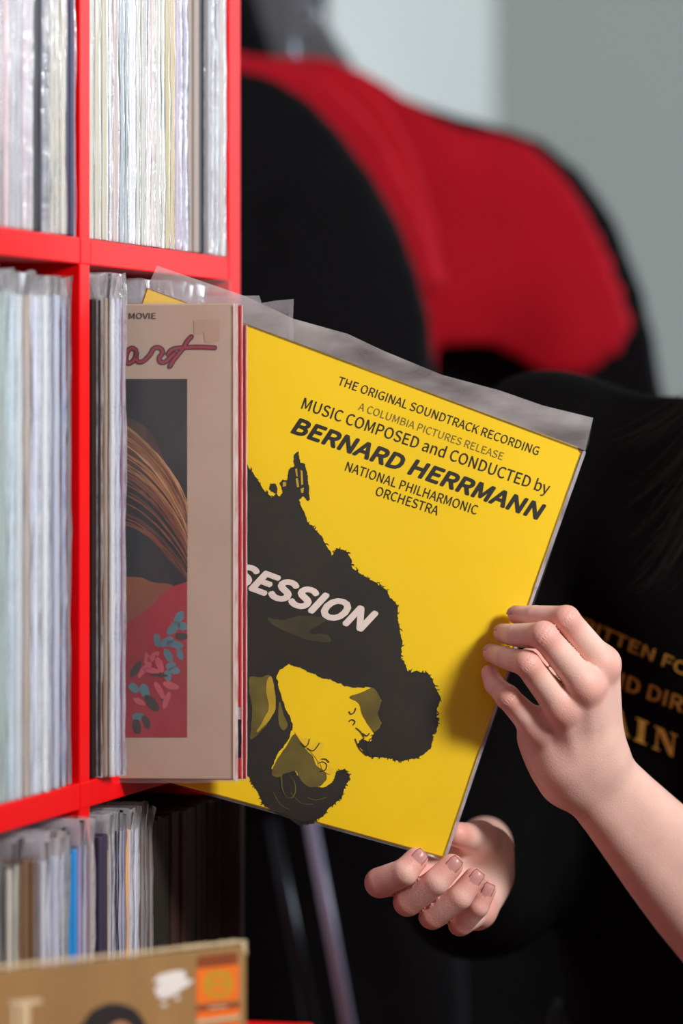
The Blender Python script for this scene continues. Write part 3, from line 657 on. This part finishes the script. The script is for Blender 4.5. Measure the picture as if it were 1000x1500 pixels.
# ------------------------------------------------------------------ garment rack behind
M_blk = mat('black_cloth', (15, 15, 18), .9, .15, var=.2, scale=20, bump=.3, bscale=300)
M_rcl = mat('red_cloth', (196, 22, 42), .85, .15, var=.08, scale=14, bump=.3, bscale=300)
M_gcl = mat('grey_cloth', (112, 114, 118), .9, .15, var=.1, scale=14)
M_chr = mat('chrome_tube', (190, 195, 215), .22, .5, var=.02, metal=1)
M_leg = mat('chrome_glint_blue', (206, 214, 255), .3, .6, var=.02)  # blue-white glint of the chrome put into the base colour
M_drk = mat('dark_tube', (52, 54, 62), .3, .5, var=.02, metal=.8)
def sd_poly(X, Z, P):
    P = np.array(P); d = np.full(X.shape, 1e9); s = np.ones(X.shape)
    n = len(P)
    for i in range(n):
        a = P[i]; b = P[i-1]; e = b-a; wx, wz = X-a[0], Z-a[1]
        t = np.clip((wx*e[0]+wz*e[1])/max(e@e, 1e-12), 0, 1); d = np.minimum(d, (wx-e[0]*t)**2+(wz-e[1]*t)**2)
        c1 = Z >= a[1]; c2 = Z < b[1]; c3 = e[0]*wz > e[1]*wx
        s = np.where((c1 & c2 & c3) | (~c1 & ~c2 & ~c3), -s, s)
    return s*np.sqrt(d)
def garment(name, label, cat, D, pxs, m, cx, thick=.022, group=None, hook=True):
    """a garment hanging on a hanger: its right half outline (photo px at depth D), mirrored about column cx"""
    c = Wp(cx, 100, D); out = [((x-cx)*D/F, H-(y-CY)*D/F) for x, y in pxs]
    full = out+[(-x, z) for x, z in out[::-1]]
    root = tag(empty(name, (c.x, c.y, min(z for x, z in full)), -A0*.35), label, cat, group); z0 = root.location.z
    xs = [p[0] for p in full]; zs = [p[1] for p in full]; h = .011
    g = Grid((min(xs)-.03, -.06, min(zs)-.03-z0), (max(xs)+.03, .06, max(zs)+.03-z0), h)
    X, Y, Z = np.meshgrid(*g.ax, indexing='ij')
    d2 = sd_poly(X[:, 0, :], Z[:, 0, :]+z0, full)[:, None, :]
    seed = len(label)*1.7
    fold = .010*np.sin(X*34+seed+3*np.sin(Z*4))*np.clip((max(zs)-z0-Z)*1.6, 0, 1)
    hh = np.maximum(thick*np.sqrt(np.clip(-d2/.06, 0.02, 1)), .0085)
    a = np.abs(Y-fold)-hh; k = .003; b = d2+0*Y
    g.v = (np.maximum(a, b)+np.maximum(k-np.abs(a-b), 0)**2/(4*k)).astype(np.float32)
    o = obj('cloth', g.mesh('cloth'), m, root)
    top = max(zs)-z0
    if hook:
        L = [(0, 0, top-.03), (0, 0, top+.05)]+[(.02*math.sin(a)*1.0, 0, top+.07-.02*math.cos(a)) for a in [k*math.pi/6 for k in range(0, 9)]]
        obj('hanger_hook', tube_bm(L, .0016, 6), M_chr, root, smooth=True)
    return root
garment('black_coat', 'long black coat, nearest on the rack, between shelf and red shirts', 'coat', 4.05, [(215, 62), (260, 72), (310, 92), (350, 103), (400, 116), (450, 147), (500, 198), (545, 258), (585, 328), (612, 398), (628, 462), (640, 560), (655, 800), (672, 1100), (690, 1600)], M_blk, 200, .035)
garment('t_shirt', 'red shirt of the rack just behind the black coat, thin curved edge showing', 'shirt', 4.13, [(250, 66), (300, 74), (350, 84), (400, 92), (450, 104), (500, 134), (545, 178), (585, 240), (612, 300), (632, 352), (646, 400), (644, 424), (612, 430), (590, 420), (560, 470), (550, 1000)], M_rcl, 220, .014, 'red shirts on the rack')
garment('t_shirt', 'red shirt of the rack with wide sleeve, largest and farthest of the red ones', 'shirt', 4.36, [(470, 80), (500, 92), (535, 106), (600, 148), (650, 180), (700, 194), (745, 200), (775, 212), (806, 240), (850, 296), (888, 362), (914, 430), (926, 478), (905, 520), (868, 545), (832, 554), (790, 546), (745, 520), (705, 505), (670, 508), (640, 512), (634, 1080)], M_rcl, 430, .022, 'red shirts on the rack')
garment('t_shirt', 'red shirt of the rack in the middle, folded edge between the other two', 'shirt', 4.22, [(300, 66), (380, 80), (450, 92), (520, 108), (565, 150), (602, 220), (632, 300), (650, 370), (656, 420), (640, 440), (600, 440), (590, 1000)], M_rcl, 300, .012, 'red shirts on the rack')
garment('black_coat', 'long black coat behind the red sleeve, farthest right on the rack', 'coat', 4.50, [(480, 110), (560, 132), (650, 165), (740, 190), (790, 206), (850, 252), (900, 325), (938, 420), (960, 510), (975, 600), (985, 760), (990, 1100), (1000, 1650)], M_blk, 440, .03)
garment('black_coat', 'black coat hanging highest at the back of the rack beside grey jacket', 'coat', 4.66, [(300, -80), (340, -70), (370, -30), (382, 20), (402, 75), (420, 140), (440, 300), (480, 1500)], M_blk, 250, .03)
garment('grey_jacket', 'dark grey jacket hanging at the back of the rack', 'jacket', 4.80, [(380, -110), (410, -80), (446, -30), (470, 20), (500, 68), (532, 115), (560, 300), (560, 1300)], M_gcl, 300, .03)
rack = tag(empty('garment_rack', (-.13, 4.05, 0), -A0*.35), 'slim tubular garment rack with splayed chrome legs behind the yellow cover', 'clothes rack')
def rtube(name, a, b, r, m): 
    o = obj(name, tube_bm([a, b], r, 16), m, smooth=True); put_in(o, rack)
rail0, rail1 = Vector((-.20, 3.80, 1.865)), Vector((-.03, 5.25, 1.865))
rtube('rail', rail0, rail1, .012, M_chr)
rtube('post', Vector((-.20, 3.80, .0)), rail0, .012, M_drk); rtube('post', Vector((-.03, 5.25, .0)), rail1, .012, M_drk)
rtube('leg', Wp(452, 1190, 3.70), Wp(512, 1512, 3.66), .0055, M_leg); rtube('leg', Wp(396, 1200, 3.72), Wp(458, 1512, 3.68), .0065, M_drk)
rtube('leg', Wp(452, 1190, 3.70), Vector((-.2, 3.80, H-.3)), .0055, M_leg)
q0 = Wp(512, 1512, 3.66); q1 = q0+(q0-Wp(452, 1190, 3.70))*(q0.z/(Wp(452, 1190, 3.70).z-q0.z)*.985); rtube('leg', q0, q1, .0055, M_leg)
q0 = Wp(458, 1512, 3.68); q1 = q0+(q0-Wp(396, 1200, 3.72))*(q0.z/(Wp(396, 1200, 3.72).z-q0.z)*.985); rtube('leg', q0, q1, .0065, M_drk)

# ------------------------------------------------------------------ the person
V = lambda p: np.array(p[:])
person = tag(empty('person', (.36, 3.12, 0)), 'person in black printed shirt holding the yellow cover with both hands', 'person')
def skin_material():
    m = mat('skin', (240, 196, 182), .45, .4, var=.05, scale=60, bump=.25, bscale=900, sss=.25)
    nt = m.node_tree; b = nt.nodes['Principled BSDF']
    at = nt.nodes.new('ShaderNodeAttribute'); at.attribute_name = 'tone'
    mx = nt.nodes.new('ShaderNodeMix'); mx.data_type = 'RGBA'; mx.inputs[7].default_value = (*lin((216, 112, 100)), 1)
    src = b.inputs['Base Color'].links[0].from_socket
    nt.links.new(at.outputs['Fac'], mx.inputs[0]); nt.links.new(src, mx.inputs[6]); nt.links.new(mx.outputs[2], b.inputs['Base Color'])
    ac = nt.nodes.new('ShaderNodeAttribute'); ac.attribute_name = 'crease'; bp = nt.nodes.new('ShaderNodeBump'); bp.inputs['Strength'].default_value = .8; bp.inputs['Distance'].default_value = .0005
    old = b.inputs['Normal'].links[0].from_socket; nt.links.new(ac.outputs['Fac'], bp.inputs['Height']); nt.links.new(old, bp.inputs['Normal']); nt.links.new(bp.outputs[0], b.inputs['Normal'])
    return m
M_skin = skin_material()
M_nail = mat('nail', (244, 192, 184), .28, .5, var=.03)
HL = {'index': [(881, 973, 2.766), (829, 907, 2.744), (784, 903, 2.762), (757, 901, 2.777)],
      'middle': [(857, 1004, 2.758), (796, 931, 2.736), (757, 931, 2.757), (737, 928, 2.776)],
      'ring': [(822, 1036, 2.763), (772, 972, 2.740), (740, 963, 2.759), (721, 957, 2.776)],
      'pinky': [(786, 1066, 2.776), (743, 1021, 2.757), (724, 1003, 2.768), (717, 986, 2.776)],
      'thumb': [(868, 1092, 2.818), (846, 1034, 2.832), (808, 988, 2.826), (776, 965, 2.8105)]}
RL = {'index': (.0112, .0090, .0076, .0065), 'middle': (.0114, .0094, .0080, .0068), 'ring': (.0112, .0090, .0076, .0066), 'pinky': (.0106, .0080, .0069, .0060), 'thumb': (.0125, .0105, .0095, .0082)}
WL = {'index': (884, 1100, 2.799), 'middle': (868, 1112, 2.795), 'ring': (848, 1126, 2.798), 'pinky': (830, 1140, 2.804)}
HR = {'index': [(604, 1287, 2.818), (556, 1293, 2.778), (592, 1278, 2.7655), (609, 1259, 2.7685)],
      'middle': [(642, 1302, 2.826), (597, 1321, 2.781), (638, 1292, 2.768), (661, 1268, 2.770)],
      'ring': [(674, 1320, 2.833), (633, 1341, 2.787), (673, 1314, 2.776), (694, 1287, 2.778)],
      'pinky': [(702, 1336, 2.840), (674, 1353, 2.800), (700, 1328, 2.788), (712, 1303, 2.788)],
      'thumb': [(716, 1244, 2.874), (702, 1230, 2.850), (684, 1225, 2.826), (667, 1222, 2.811)]}
RR = {'index': (.0102, .0104, .0094, .0082), 'middle': (.0102, .0100, .0092, .0081), 'ring': (.0096, .0096, .0088, .0077), 'pinky': (.0088, .0086, .0076, .0068), 'thumb': (.0125, .0105, .0095, .0086)}
WR = {'index': (700, 1250, 2.882), 'middle': (706, 1262, 2.885), 'ring': (711, 1274, 2.888), 'pinky': (714, 1288, 2.892)}
elbL = np.array((.306, 2.945, H-.397)); shL = np.array((.44, 3.06, H-.125)); elbR = np.array((.106, 3.135, H-.338)); shR = np.array((.17, 3.20, H-.035))
CR = []
def hand(J, Rd, Wd, wrist, elbow, name, wide, lo, hi, h=.0016, tend=True, hypo=None, fsc=1.0):
    g = Grid(lo, hi, h)
    P = {k: [V(Wp(*q)) for q in v] for k, v in J.items()}; Wv = {k: V(Wp(*q)) for k, q in Wd.items()}
    fing = []
    for f in ('index', 'middle', 'ring', 'pinky', 'thumb'):
        a = g.blank(); p = P[f]; r = Rd[f]
        for i in range(3):
            mid = p[i]+(p[i+1]-p[i])*.5; rm = (r[i]+r[i+1])/2*(1.0 if i == 0 else .985)
            g.cap(p[i], p[i+1], r[i], r[i+1], .0008 if i else 0, a)
        for i in (1,):
            if f != 'thumb' and tend: g.cap(p[i]-np.array((0, .0012, 0)), p[i]-np.array((0, .0012, 0)), r[i]*.90, r[i]*.90, .004, a)
        if f == 'thumb': pass
        fing.append(a)
    pal = g.v
    for f in ('index', 'middle', 'ring', 'pinky'):
        p = P[f][0]; g.cap(p, Wv[f], Rd[f][0], .0125, .010)
        back = np.array((0, .009, 0)); g.cap(p+back, Wv[f]+back, .0095, .012, .010)
        if tend: g.cap(p-np.array((0, .0028, 0)), p-np.array((0, .0028, 0)), Rd[f][0]*.80, Rd[f][0]*.80, .008)
        if tend: g.cap(p-np.array((0, .0084, 0)), Wv[f]-np.array((0, .0112, 0)), .0026, .0022, .004)
    if hypo:
        for q0, q1, ra, rb in hypo: g.cap(V(Wp(*q0)), V(Wp(*q1)), ra, rb, .012)
    g.cap(P['thumb'][0], P['thumb'][1], .015, .012, .012)
    g.cap(P['thumb'][1]+0, P['index'][0]+np.array((0, .012, 0)), .0075, .0075, .012)
    wd = np.array(wide, float); wd /= np.linalg.norm(wd)
    ax = elbow-wrist; L = np.linalg.norm(ax); ax /= L
    pr = [(-.012, .0165, .0112), (.02, .0160, .0116), (.05, .0175, .0122), (.085, .0198, .0134), (.12, .0220, .0148), (.16, .0240, .0160), (L, .0270, .0170)]
    arm = None
    for s_ in (-1, 0, 1):
        a = g.blank()
        for i in range(len(pr)-1):
            (t0, r0, o0), (t1, r1, o1) = pr[i], pr[i+1]; r0, r1, o0, o1 = r0*fsc, r1*fsc, o0*fsc, o1*fsc
            g.cap(wrist+ax*t0+wd*o0*s_, wrist+ax*t1+wd*o1*s_, r0, r1, 0, a)
        if arm is None: arm = a
        else:
            hh = np.clip(.5+.5*(arm-a)/.012, 0, 1); arm = arm*(1-hh)+a*hh-.012*hh*(1-hh)
    hh = np.clip(.5+.5*(g.v-arm)/.016, 0, 1); g.v = (g.v*(1-hh)+arm*hh-.016*hh*(1-hh)).astype(np.float32)
    # fingers join the palm; neighbours stay separate
    allf = None
    for a in fing:
        allf = a if allf is None else np.minimum(allf, a)
        # tiny crease between touching fingers
    hh = np.clip(.5+.5*(g.v-allf)/.006, 0, 1); res = g.v*(1-hh)+allf*hh-.006*hh*(1-hh)
    # inside the finger zone keep the creases: two fingers touching leave a groove
    srt = np.sort(np.stack(fing[:4]), 0); cre = np.clip(1-np.abs(srt[1]-srt[0])/.0022, 0, 1)*np.clip(1-np.abs(srt[0])/.004, 0, 1)*np.clip((g.v-.001)/.004, 0, 1)
    res = res+cre*.0016
    g.v = res.astype(np.float32)
    me = g.mesh(name)
    co = np.zeros(len(me.vertices)*3); me.vertices.foreach_get('co', co); co = co.reshape(-1, 3)
    tone = np.zeros(len(co))
    for f in ('index', 'middle', 'ring', 'pinky', 'thumb'):
        for i, wt, rad in ((0, .40, .013), (1, .40, .010), (2, .16, .008), (3, .45, .010)):
            d = np.linalg.norm(co-P[f][i], axis=1); tone = np.maximum(tone, wt*np.exp(-(np.maximum(d-rad*.8, 0)/(.006))**2))
    crs = np.zeros(len(co))
    for f in ('index', 'middle', 'ring', 'pinky'):
        for i, amp in (((1, .8),) if tend else ()):
            ax_ = P[f][i+1]-P[f][i-1]; ax_ /= np.linalg.norm(ax_); q = co-P[f][i]; t = q@ax_; rr_ = np.linalg.norm(q-np.outer(t, ax_), axis=1)
            crs -= amp*np.exp(-(t/.0042)**2)*np.clip(np.cos(2*np.pi*t/.0036), 0, 1)*np.clip(1-np.maximum(rr_-.011, 0)/.003, 0, 1)*np.clip(-q[:,1]/.005-.4, 0, 1)
    me['n'] = 1; CR.append(crs)
    return me, tone, P
meL, toneL, PL = hand(HL, RL, WL, V(Wp(855, 1122, 2.802)), elbL, 'hand', (.78, .15, .62), (.085, 2.70, H-.47), (.37, 2.99, H-.115), .0013,
                      hypo=[((790, 1080, 2.792), (822, 1142, 2.806), .0135, .0135), ((800, 1085, 2.80), (850, 1120, 2.81), .014, .015)])
meR, toneR, PR_ = hand(HR, RR, WR, V(Wp(706, 1270, 2.89)), elbR, 'hand', (.25, .0, .97), (.0, 2.735, H-.40), (.20, 3.20, H-.235), .0015, tend=False, fsc=.80,
                       hypo=[((690, 1330, 2.848), (710, 1285, 2.892), .013, .014)])
# coarse rest of the body (head, neck, trunk, upper arms, legs)
neck = np.array((.335, 3.12, H-.015)); head = np.array((.405, 3.06, H+.125)); up = np.array((.12, .0, .99)); 
chest = np.array((.325, 3.135, H-.17)); belly = np.array((.315, 3.17, H-.40)); hip = np.array((.33, 3.20, H-.52))
side = (shL-shR)/np.linalg.norm(shL-shR)
def torso(g, e=0.0, arms=True, legs=True, sleeve=None):
    for s in (-1, 1):
        g.cap(chest+side*.065*s+[0,0,.04], belly+side*.05*s, .088+e, .080+e, .06); g.cap(belly+side*.05*s, hip+side*.065*s, .080+e, .088+e, .05)
        g.cap(chest+side*.055*s+[0,-.045,.02], chest+side*.05*s+[0,-.03,-.04], .055+e, .050+e, .05)
    g.cap(neck+[-.005,0,-.055], chest+[0,0,.04], .062+e, .085+e, .05)
    for a, b in ((shR, elbR), (shL, elbL)):
        g.cap(neck+[0,.01,-.055], a, .048+e, .048+e, .04)
        if sleeve is None: g.cap(a, b, .046, .031, .03)
        else: g.cap(a, a+(b-a)*(sleeve if a is shL else 1.06), .052+e, (.060 if a is shL else .046)+e, .03)
gb = Grid((.0, 2.84, 0.0), (.66, 3.42, H+.30), .009)
torso(gb)
gb.cap(neck-[0,0,.03], head+[-.01,.03,-.06], .050, .046, .02)
gb.cap(elbL, elbL, .032, .032, .01); 
fd = np.array((-.75, -.60, -.28)); fd /= np.linalg.norm(fd)         # where the face looks: at the cover
sd = np.cross(fd, (0,0,1)); sd /= np.linalg.norm(sd); hu = np.cross(sd, fd)
gf = Grid(head-.17, head+.14, .0036)
gf.cap(neck-[0,0,.0], head+[-.01,.03,-.06], .049, .046, .02)
gf.cap(head+hu*.035-fd*.016, head-hu*.01+fd*.004, .080, .072, .03); gf.cap(head-hu*.03+fd*.026, head-hu*.070+fd*.046, .050, .027, .03)
gf.cap(head+fd*.076+hu*.018, head+fd*.094-hu*.020, .0065, .0095, .010)                   # nose
for s in (-1, 1): gf.cap(head+fd*.084-hu*.022+sd*.009*s, head+fd*.086-hu*.022+sd*.009*s, .0065, .0065, .006)
gf.cap(head+fd*.0735-hu*.044+sd*.016, head+fd*.0735-hu*.044-sd*.016, .0062, .0062, .005); gf.cap(head+fd*.072-hu*.054+sd*.012, head+fd*.072-hu*.054-sd*.012, .0066, .0066, .005)     # lips
gf.cap(head+fd*.066-hu*.078, head+fd*.066-hu*.080, .016, .014, .012)                     # chin
for s in (-1, 1):
    e_ = head+fd*.066+sd*.031*s+hu*.010
    gf.cap(e_+fd*.016, e_+fd*.016+sd*.004*s, .011, .010, .010, sign=-1)                   # sockets
    gf.cap(head+fd*.071+sd*.018*s+hu*.026, head+fd*.062+sd*.044*s+hu*.027, .0075, .006, .008)   # brow ridge
    gf.cap(e_-sd*.010*s+hu*.006+fd*.003, e_+sd*.011*s+hu*.005-fd*.002, .0066, .0060, .003)      # upper lid
    gf.cap(e_-sd*.009*s-hu*.008+fd*.001, e_+sd*.010*s-hu*.007-fd*.003, .0045, .0040, .003)      # lower lid
    gf.cap(head+fd*.052+sd*.040*s-hu*.020, head+fd*.050+sd*.040*s-hu*.024, .024, .022, .02)     # cheek
    gf.cap(head+sd*.074*s+hu*.012-fd*.006, head+sd*.074*s-hu*.018-fd*.002, .011, .007, .004)    # ear
for s in (-1, 1):
    hp = hip+side*.085*s; kn = np.array((hp[0]+.0, hp[1]-.03, .46)); an = np.array((hp[0]+.0, hp[1]+.02, .08))
    gb.cap(hp, kn, .082, .052, .04); gb.cap(kn, an, .052, .034, .03); gb.cap(an-[0,0,.02], an+[-.06,-.13,-.045], .034, .028, .02)
meB = gb.mesh('body'); meH = gf.mesh('head')
bm = bmesh.new(); tones = []
for me, tn in ((meB, None), (meH, None), (meL, toneL), (meR, toneR)):
    n0 = len(me.vertices); bm.from_mesh(me); tones.append(np.full(n0, .12) if tn is None else tn)
body = bpy.data.meshes.new('body'); bm.to_mesh(body); bm.free()
body.polygons.foreach_set('use_smooth', [True]*len(body.polygons))
ac = body.attributes.new('crease', 'FLOAT', 'POINT'); ac.data.foreach_set('value', np.concatenate([np.zeros(len(meB.vertices)+len(meH.vertices))]+CR).astype(np.float32))
at = body.attributes.new('tone', 'FLOAT', 'POINT'); at.data.foreach_set('value', np.concatenate(tones).astype(np.float32))
bo = obj('body', body, M_skin); put_in(bo, person)
sm = bo.modifiers.new('smooth', 'CORRECTIVE_SMOOTH') if False else bo.modifiers.new('smooth', 'SMOOTH'); sm.factor = .5; sm.iterations = 2
def nail(P, f, rad, dors, sc=1.0):
    d = P[f][3]-P[f][2]; d = d/np.linalg.norm(d); n = np.array(dors, float); n = n-d*(n@d); n /= np.linalg.norm(n); s = np.cross(d, n)
    c = P[f][3]+d*rad*.02; bm = bmesh.new(); rows = []
    for i in range(9):
        u = -1+2*i/8; row = []
        for j in range(9):
            v = -1+2*j/8; wv = .70*rad*sc*math.sqrt(max(0, 1-.55*u*u)) if abs(u) > .6 else .70*rad*sc*.93
            an = v*wv/rad; ln = u*rad*.80*sc
            drop = .22*rad*max(0, u)**2
            p = c+d*ln+s*math.sin(an)*rad*.99+n*(math.cos(an)*rad*1.0-drop-.0+ .00015)
            row.append(bm.verts.new(p))
        rows.append(row)
    for i in range(8):
        for j in range(8): bm.faces.new((rows[i][j], rows[i][j+1], rows[i+1][j+1], rows[i+1][j]))
    bmesh.ops.solidify(bm, geom=bm.faces[:], thickness=.0004)
    o = obj('fingernail', bm, M_nail, smooth=True); put_in(o, person)
for f in ('index', 'middle', 'ring'): nail(PL, f, RL[f][3], (.0, -1, .55))
for f in ('index', 'middle', 'ring', 'pinky'): nail(PR_, f, RR[f][3], (.30, -1, .30))
# eyes and brows (the face is outside the photograph)
for s in (-1, 1):
    c = head+fd*.0635+sd*.031*s+hu*.010
    b2 = bmesh.new(); bmesh.ops.create_uvsphere(b2, u_segments=16, v_segments=10, radius=.0115, matrix=Matrix.Translation(Vector(c))); put_in(obj('eye', b2, mat('eye_white', (200, 192, 186), .2), smooth=True), person)
    b2 = bmesh.new(); bmesh.ops.create_uvsphere(b2, u_segments=12, v_segments=8, radius=.0052, matrix=Matrix.Translation(Vector(c+fd*.0071-hu*.002))); put_in(obj('iris', b2, mat('iris_brown', (60, 38, 24), .2), smooth=True), person)
# clothes
M_tee = mat('tee_black', (9, 9, 9), .95, .08, var=.2, scale=40, bump=.3, bscale=500)
gt = Grid((.0, 2.88, H-.66), (.66, 3.42, H+.05), .008)
torso(gt, .015, sleeve=.62)
X, Y, Z = np.meshgrid(*gt.ax, indexing='ij', sparse=True)
gt.v = gt.v+(.0045*np.sin(X*38+Z*22+2*np.sin(Y*9))*np.sin(Z*17+X*9)).astype(np.float32)
dn = np.sqrt((X-neck[0])**2+(Y-(neck[1]-.01))**2+(Z-(neck[2]+.01))**2)-.066
gt.v = np.maximum(gt.v, (-dn).astype(np.float32)); gt.v = np.maximum(gt.v, (H-.62-Z+0*X+0*Y).astype(np.float32))
met = gt.mesh('t_shirt'); tee = obj('black_t_shirt', met, M_tee); put_in(tee, person)
tee['label'] = 'black printed shirt'
bvh = BVHTree.FromPolygons([v.co.copy() for v in met.vertices], [p.vertices[:] for p in met.polygons])
def on_tee(x, y):
    d = Vector(((x-CX)/F, 1, -(y-CY)/F)); o = Vector((0, 0, H)); hit = bvh.ray_cast(o+d*2.7, d.normalized())
    if hit[0] is None: return o+d*3.06
    return hit[0]-d.normalized()*.0012
def tess_fix(o): return o
M_gt = mat('print_gold', (196, 150, 62), .6, .3, var=.2, scale=90)
def subdiv_map(name, polys, m):
    bm = bmesh.new()
    for pts in polys:
        vs_ = [bm.verts.new((x, -y, 0)) for x, y in pts]
        for t in tessellate_polygon([[v.co for v in vs_]]):
            try: bm.faces.new([vs_[i] for i in t])
            except ValueError: pass
    for _ in range(2): bmesh.ops.subdivide_edges(bm, edges=[e for e in bm.edges if e.calc_length() > 4], cuts=1)
    for v in bm.verts: v.co = on_tee(v.co.x, -v.co.y)
    o = obj(name, bm, m); put_in(o, person)
text_px('shirt_lettering', 'WRITTEN FOR', (821, 909), (1026, 1000), 17.5, on_tee, M_gt, person, bold=.03, up=(.28, -.96))
text_px('shirt_lettering', 'AND DIRECTED', (868, 992), (1101, 1084), 21.5, on_tee, M_gt, person, bold=.03, up=(.22, -.975))
def lm(u, v, ox, oy): # letter space: u along baseline, v up, px
    return (ox+u*.915+v*.10, oy+u*.385-v*.985)
def letter(polys, ox, oy): return [[lm(u, v, ox, oy) for u, v in P] for P in polys]
LA = [[(0,0),(12,0),(12,2.5),(8.5,2.5),(10,8),(20,8),(21,2.5),(16,2.5),(16,0),(36,0),(36,2.5),(33,2.5),(22,33),(19,33),(6,2.5),(0,2.5)]]
LA = [[(0,0),(11,0),(11,2.5),(7.5,2.5),(18.5,30),(20.5,24),(12,8),(12,11),(21.5,11),(24,2.5),(19,2.5),(19,0),(38,0),(38,2.5),(34.5,2.5),(22.5,34),(18.5,34),(4.5,2.5),(0,2.5)]]
LI = [[(0,0),(20,0),(20,2.5),(15.5,2.5),(15.5,31.5),(20,31.5),(20,34),(0,34),(0,31.5),(4.5,31.5),(4.5,2.5),(0,2.5)]]
LN = [[(0,0),(12,0),(12,2.5),(7.5,2.5),(7.5,28),(27,0),(33,0),(33,31.5),(37,31.5),(37,34),(25,34),(25,31.5),(30,31.5),(30,12),(15,34),(0,34),(0,31.5),(4.5,31.5),(4.5,2.5),(0,2.5)]]
subdiv_map('shirt_lettering', letter(LA, 887, 1066)+letter(LI, 928, 1084)+letter(LN, 955, 1096), mat('print_gold_bright', (226, 186, 84), .6, .3, var=.2, scale=90))
# trousers, shoes
gp = Grid((.1, 2.9, .05), (.60, 3.45, H-.46), .010)
gp.cap(hip-side*.065, hip+side*.065, .098, .098, .04)
for s in (-1, 1):
    hp = hip+side*.085*s; kn = np.array((hp[0], hp[1]-.03, .46)); an = np.array((hp[0], hp[1]+.02, .08)); gp.cap(hp, kn, .092, .066, .04); gp.cap(kn, an, .066, .060, .03)
gp.v = np.maximum(gp.v, (.085-np.meshgrid(*gp.ax, indexing='ij', sparse=True)[2]+0*gp.v).astype(np.float32))
tr_ = obj('trousers', gp.mesh('trousers'), mat('dark_denim', (22, 24, 32), .85, .2, bump=.3, bscale=300)); put_in(tr_, person)
for s in (-1, 1):
    hp = hip+side*.085*s; an = np.array((hp[0], hp[1]+.02, .07)); gs = Grid(an-[.16,.24,.08], an+[.10,.10,.06], .006)
    gs.cap(an+[0,.01,-.022], an+[-.065,-.14,-.034], .045, .038, .03); zz = np.meshgrid(*gs.ax, indexing='ij', sparse=True)[2]
    gs.v = np.maximum(gs.v, (.002-zz+0*gs.v).astype(np.float32))
    put_in(obj('shoe', gs.mesh('shoe'), mat('shoe_black', (18, 18, 18), .5)), person)
# hair: cap on the head and strands falling towards the cover
M_hair = mat('hair_dark_brown', (30, 20, 16), .6, .25, var=.5, scale=120, bump=1.0, bscale=160, stretch=(2, 2, .12))
gh = Grid(head-.21, head+.17, .007)
gh.cap(head+hu*.046-fd*.022, head-hu*.03-fd*.045, .086, .072, .03); gh.cap(head+hu*.062+fd*.02, head+hu*.05-fd*.02, .062, .070, .03)
for s in (-1, 1):
    gh.cap(head+sd*.058*s+hu*.045-fd*.012, head+sd*.070*s-hu*.11-fd*.030, .034, .028, .02)
gh.cap(head-hu*.02-fd*.06, head-hu*.13-fd*.055, .060, .045, .03)
hc = obj('hair', gh.mesh('hair'), M_hair); put_in(hc, person)
bm = bmesh.new(); hrn = random.Random(5)
for i in range(420):
    sg = 1 if (i < 90 or i % 2) else -1
    st = Vector(head)+Vector(hu)*hrn.uniform(-.02, .06)+Vector(sd)*sg*hrn.uniform(.05, .08)-Vector(fd)*hrn.uniform(-.005, .06)
    if i < 90:                                   # loose wisps that swing out to the left
        a = hrn.random(); ex, ey = 1000-(20+75*a), 690+170*hrn.random()
        if hrn.random() < .12: ex, ey = hrn.uniform(880, 950), hrn.uniform(630, 645)
        k1 = Wp(1060+hrn.uniform(-10, 40), 560+hrn.uniform(-30, 20), 3.10); k2 = Wp(min(1030, ex+hrn.uniform(45, 80)), ey-hrn.uniform(-12, 30), 3.0); en = Wp(ex, ey+hrn.uniform(5, 25), 2.99+hrn.uniform(-.02, .03))
    elif sg > 0:
        en = Wp(1020+hrn.uniform(0, 90), 700+hrn.uniform(-60, 160), 3.0+hrn.uniform(-.02, .04))
        k1 = st-Vector((hrn.uniform(.0, .01), 0, .09)); k2 = en+Vector((hrn.uniform(.01, .03), .02, .09))
    else:
        en = st+Vector((hrn.uniform(-.02, .03), hrn.uniform(-.03, .02), -.26+hrn.uniform(-.06, .04)))
        k1 = st-Vector((0, .01, .09)); k2 = en+Vector((0, 0, .09))
    pts = [(1-t)**3*st+3*t*(1-t)**2*k1+3*t*t*(1-t)*k2+t**3*en for t in [k/16 for k in range(17)]]
    r = hrn.uniform(.00018, .0004); tube_bm(pts, [r*(1-.85*k/16) for k in range(17)], 3, bm, caps=False)
hs = obj('hair_strands', bm, M_hair, smooth=True); put_in(hs, person); hs['kind'] = 'stuff'
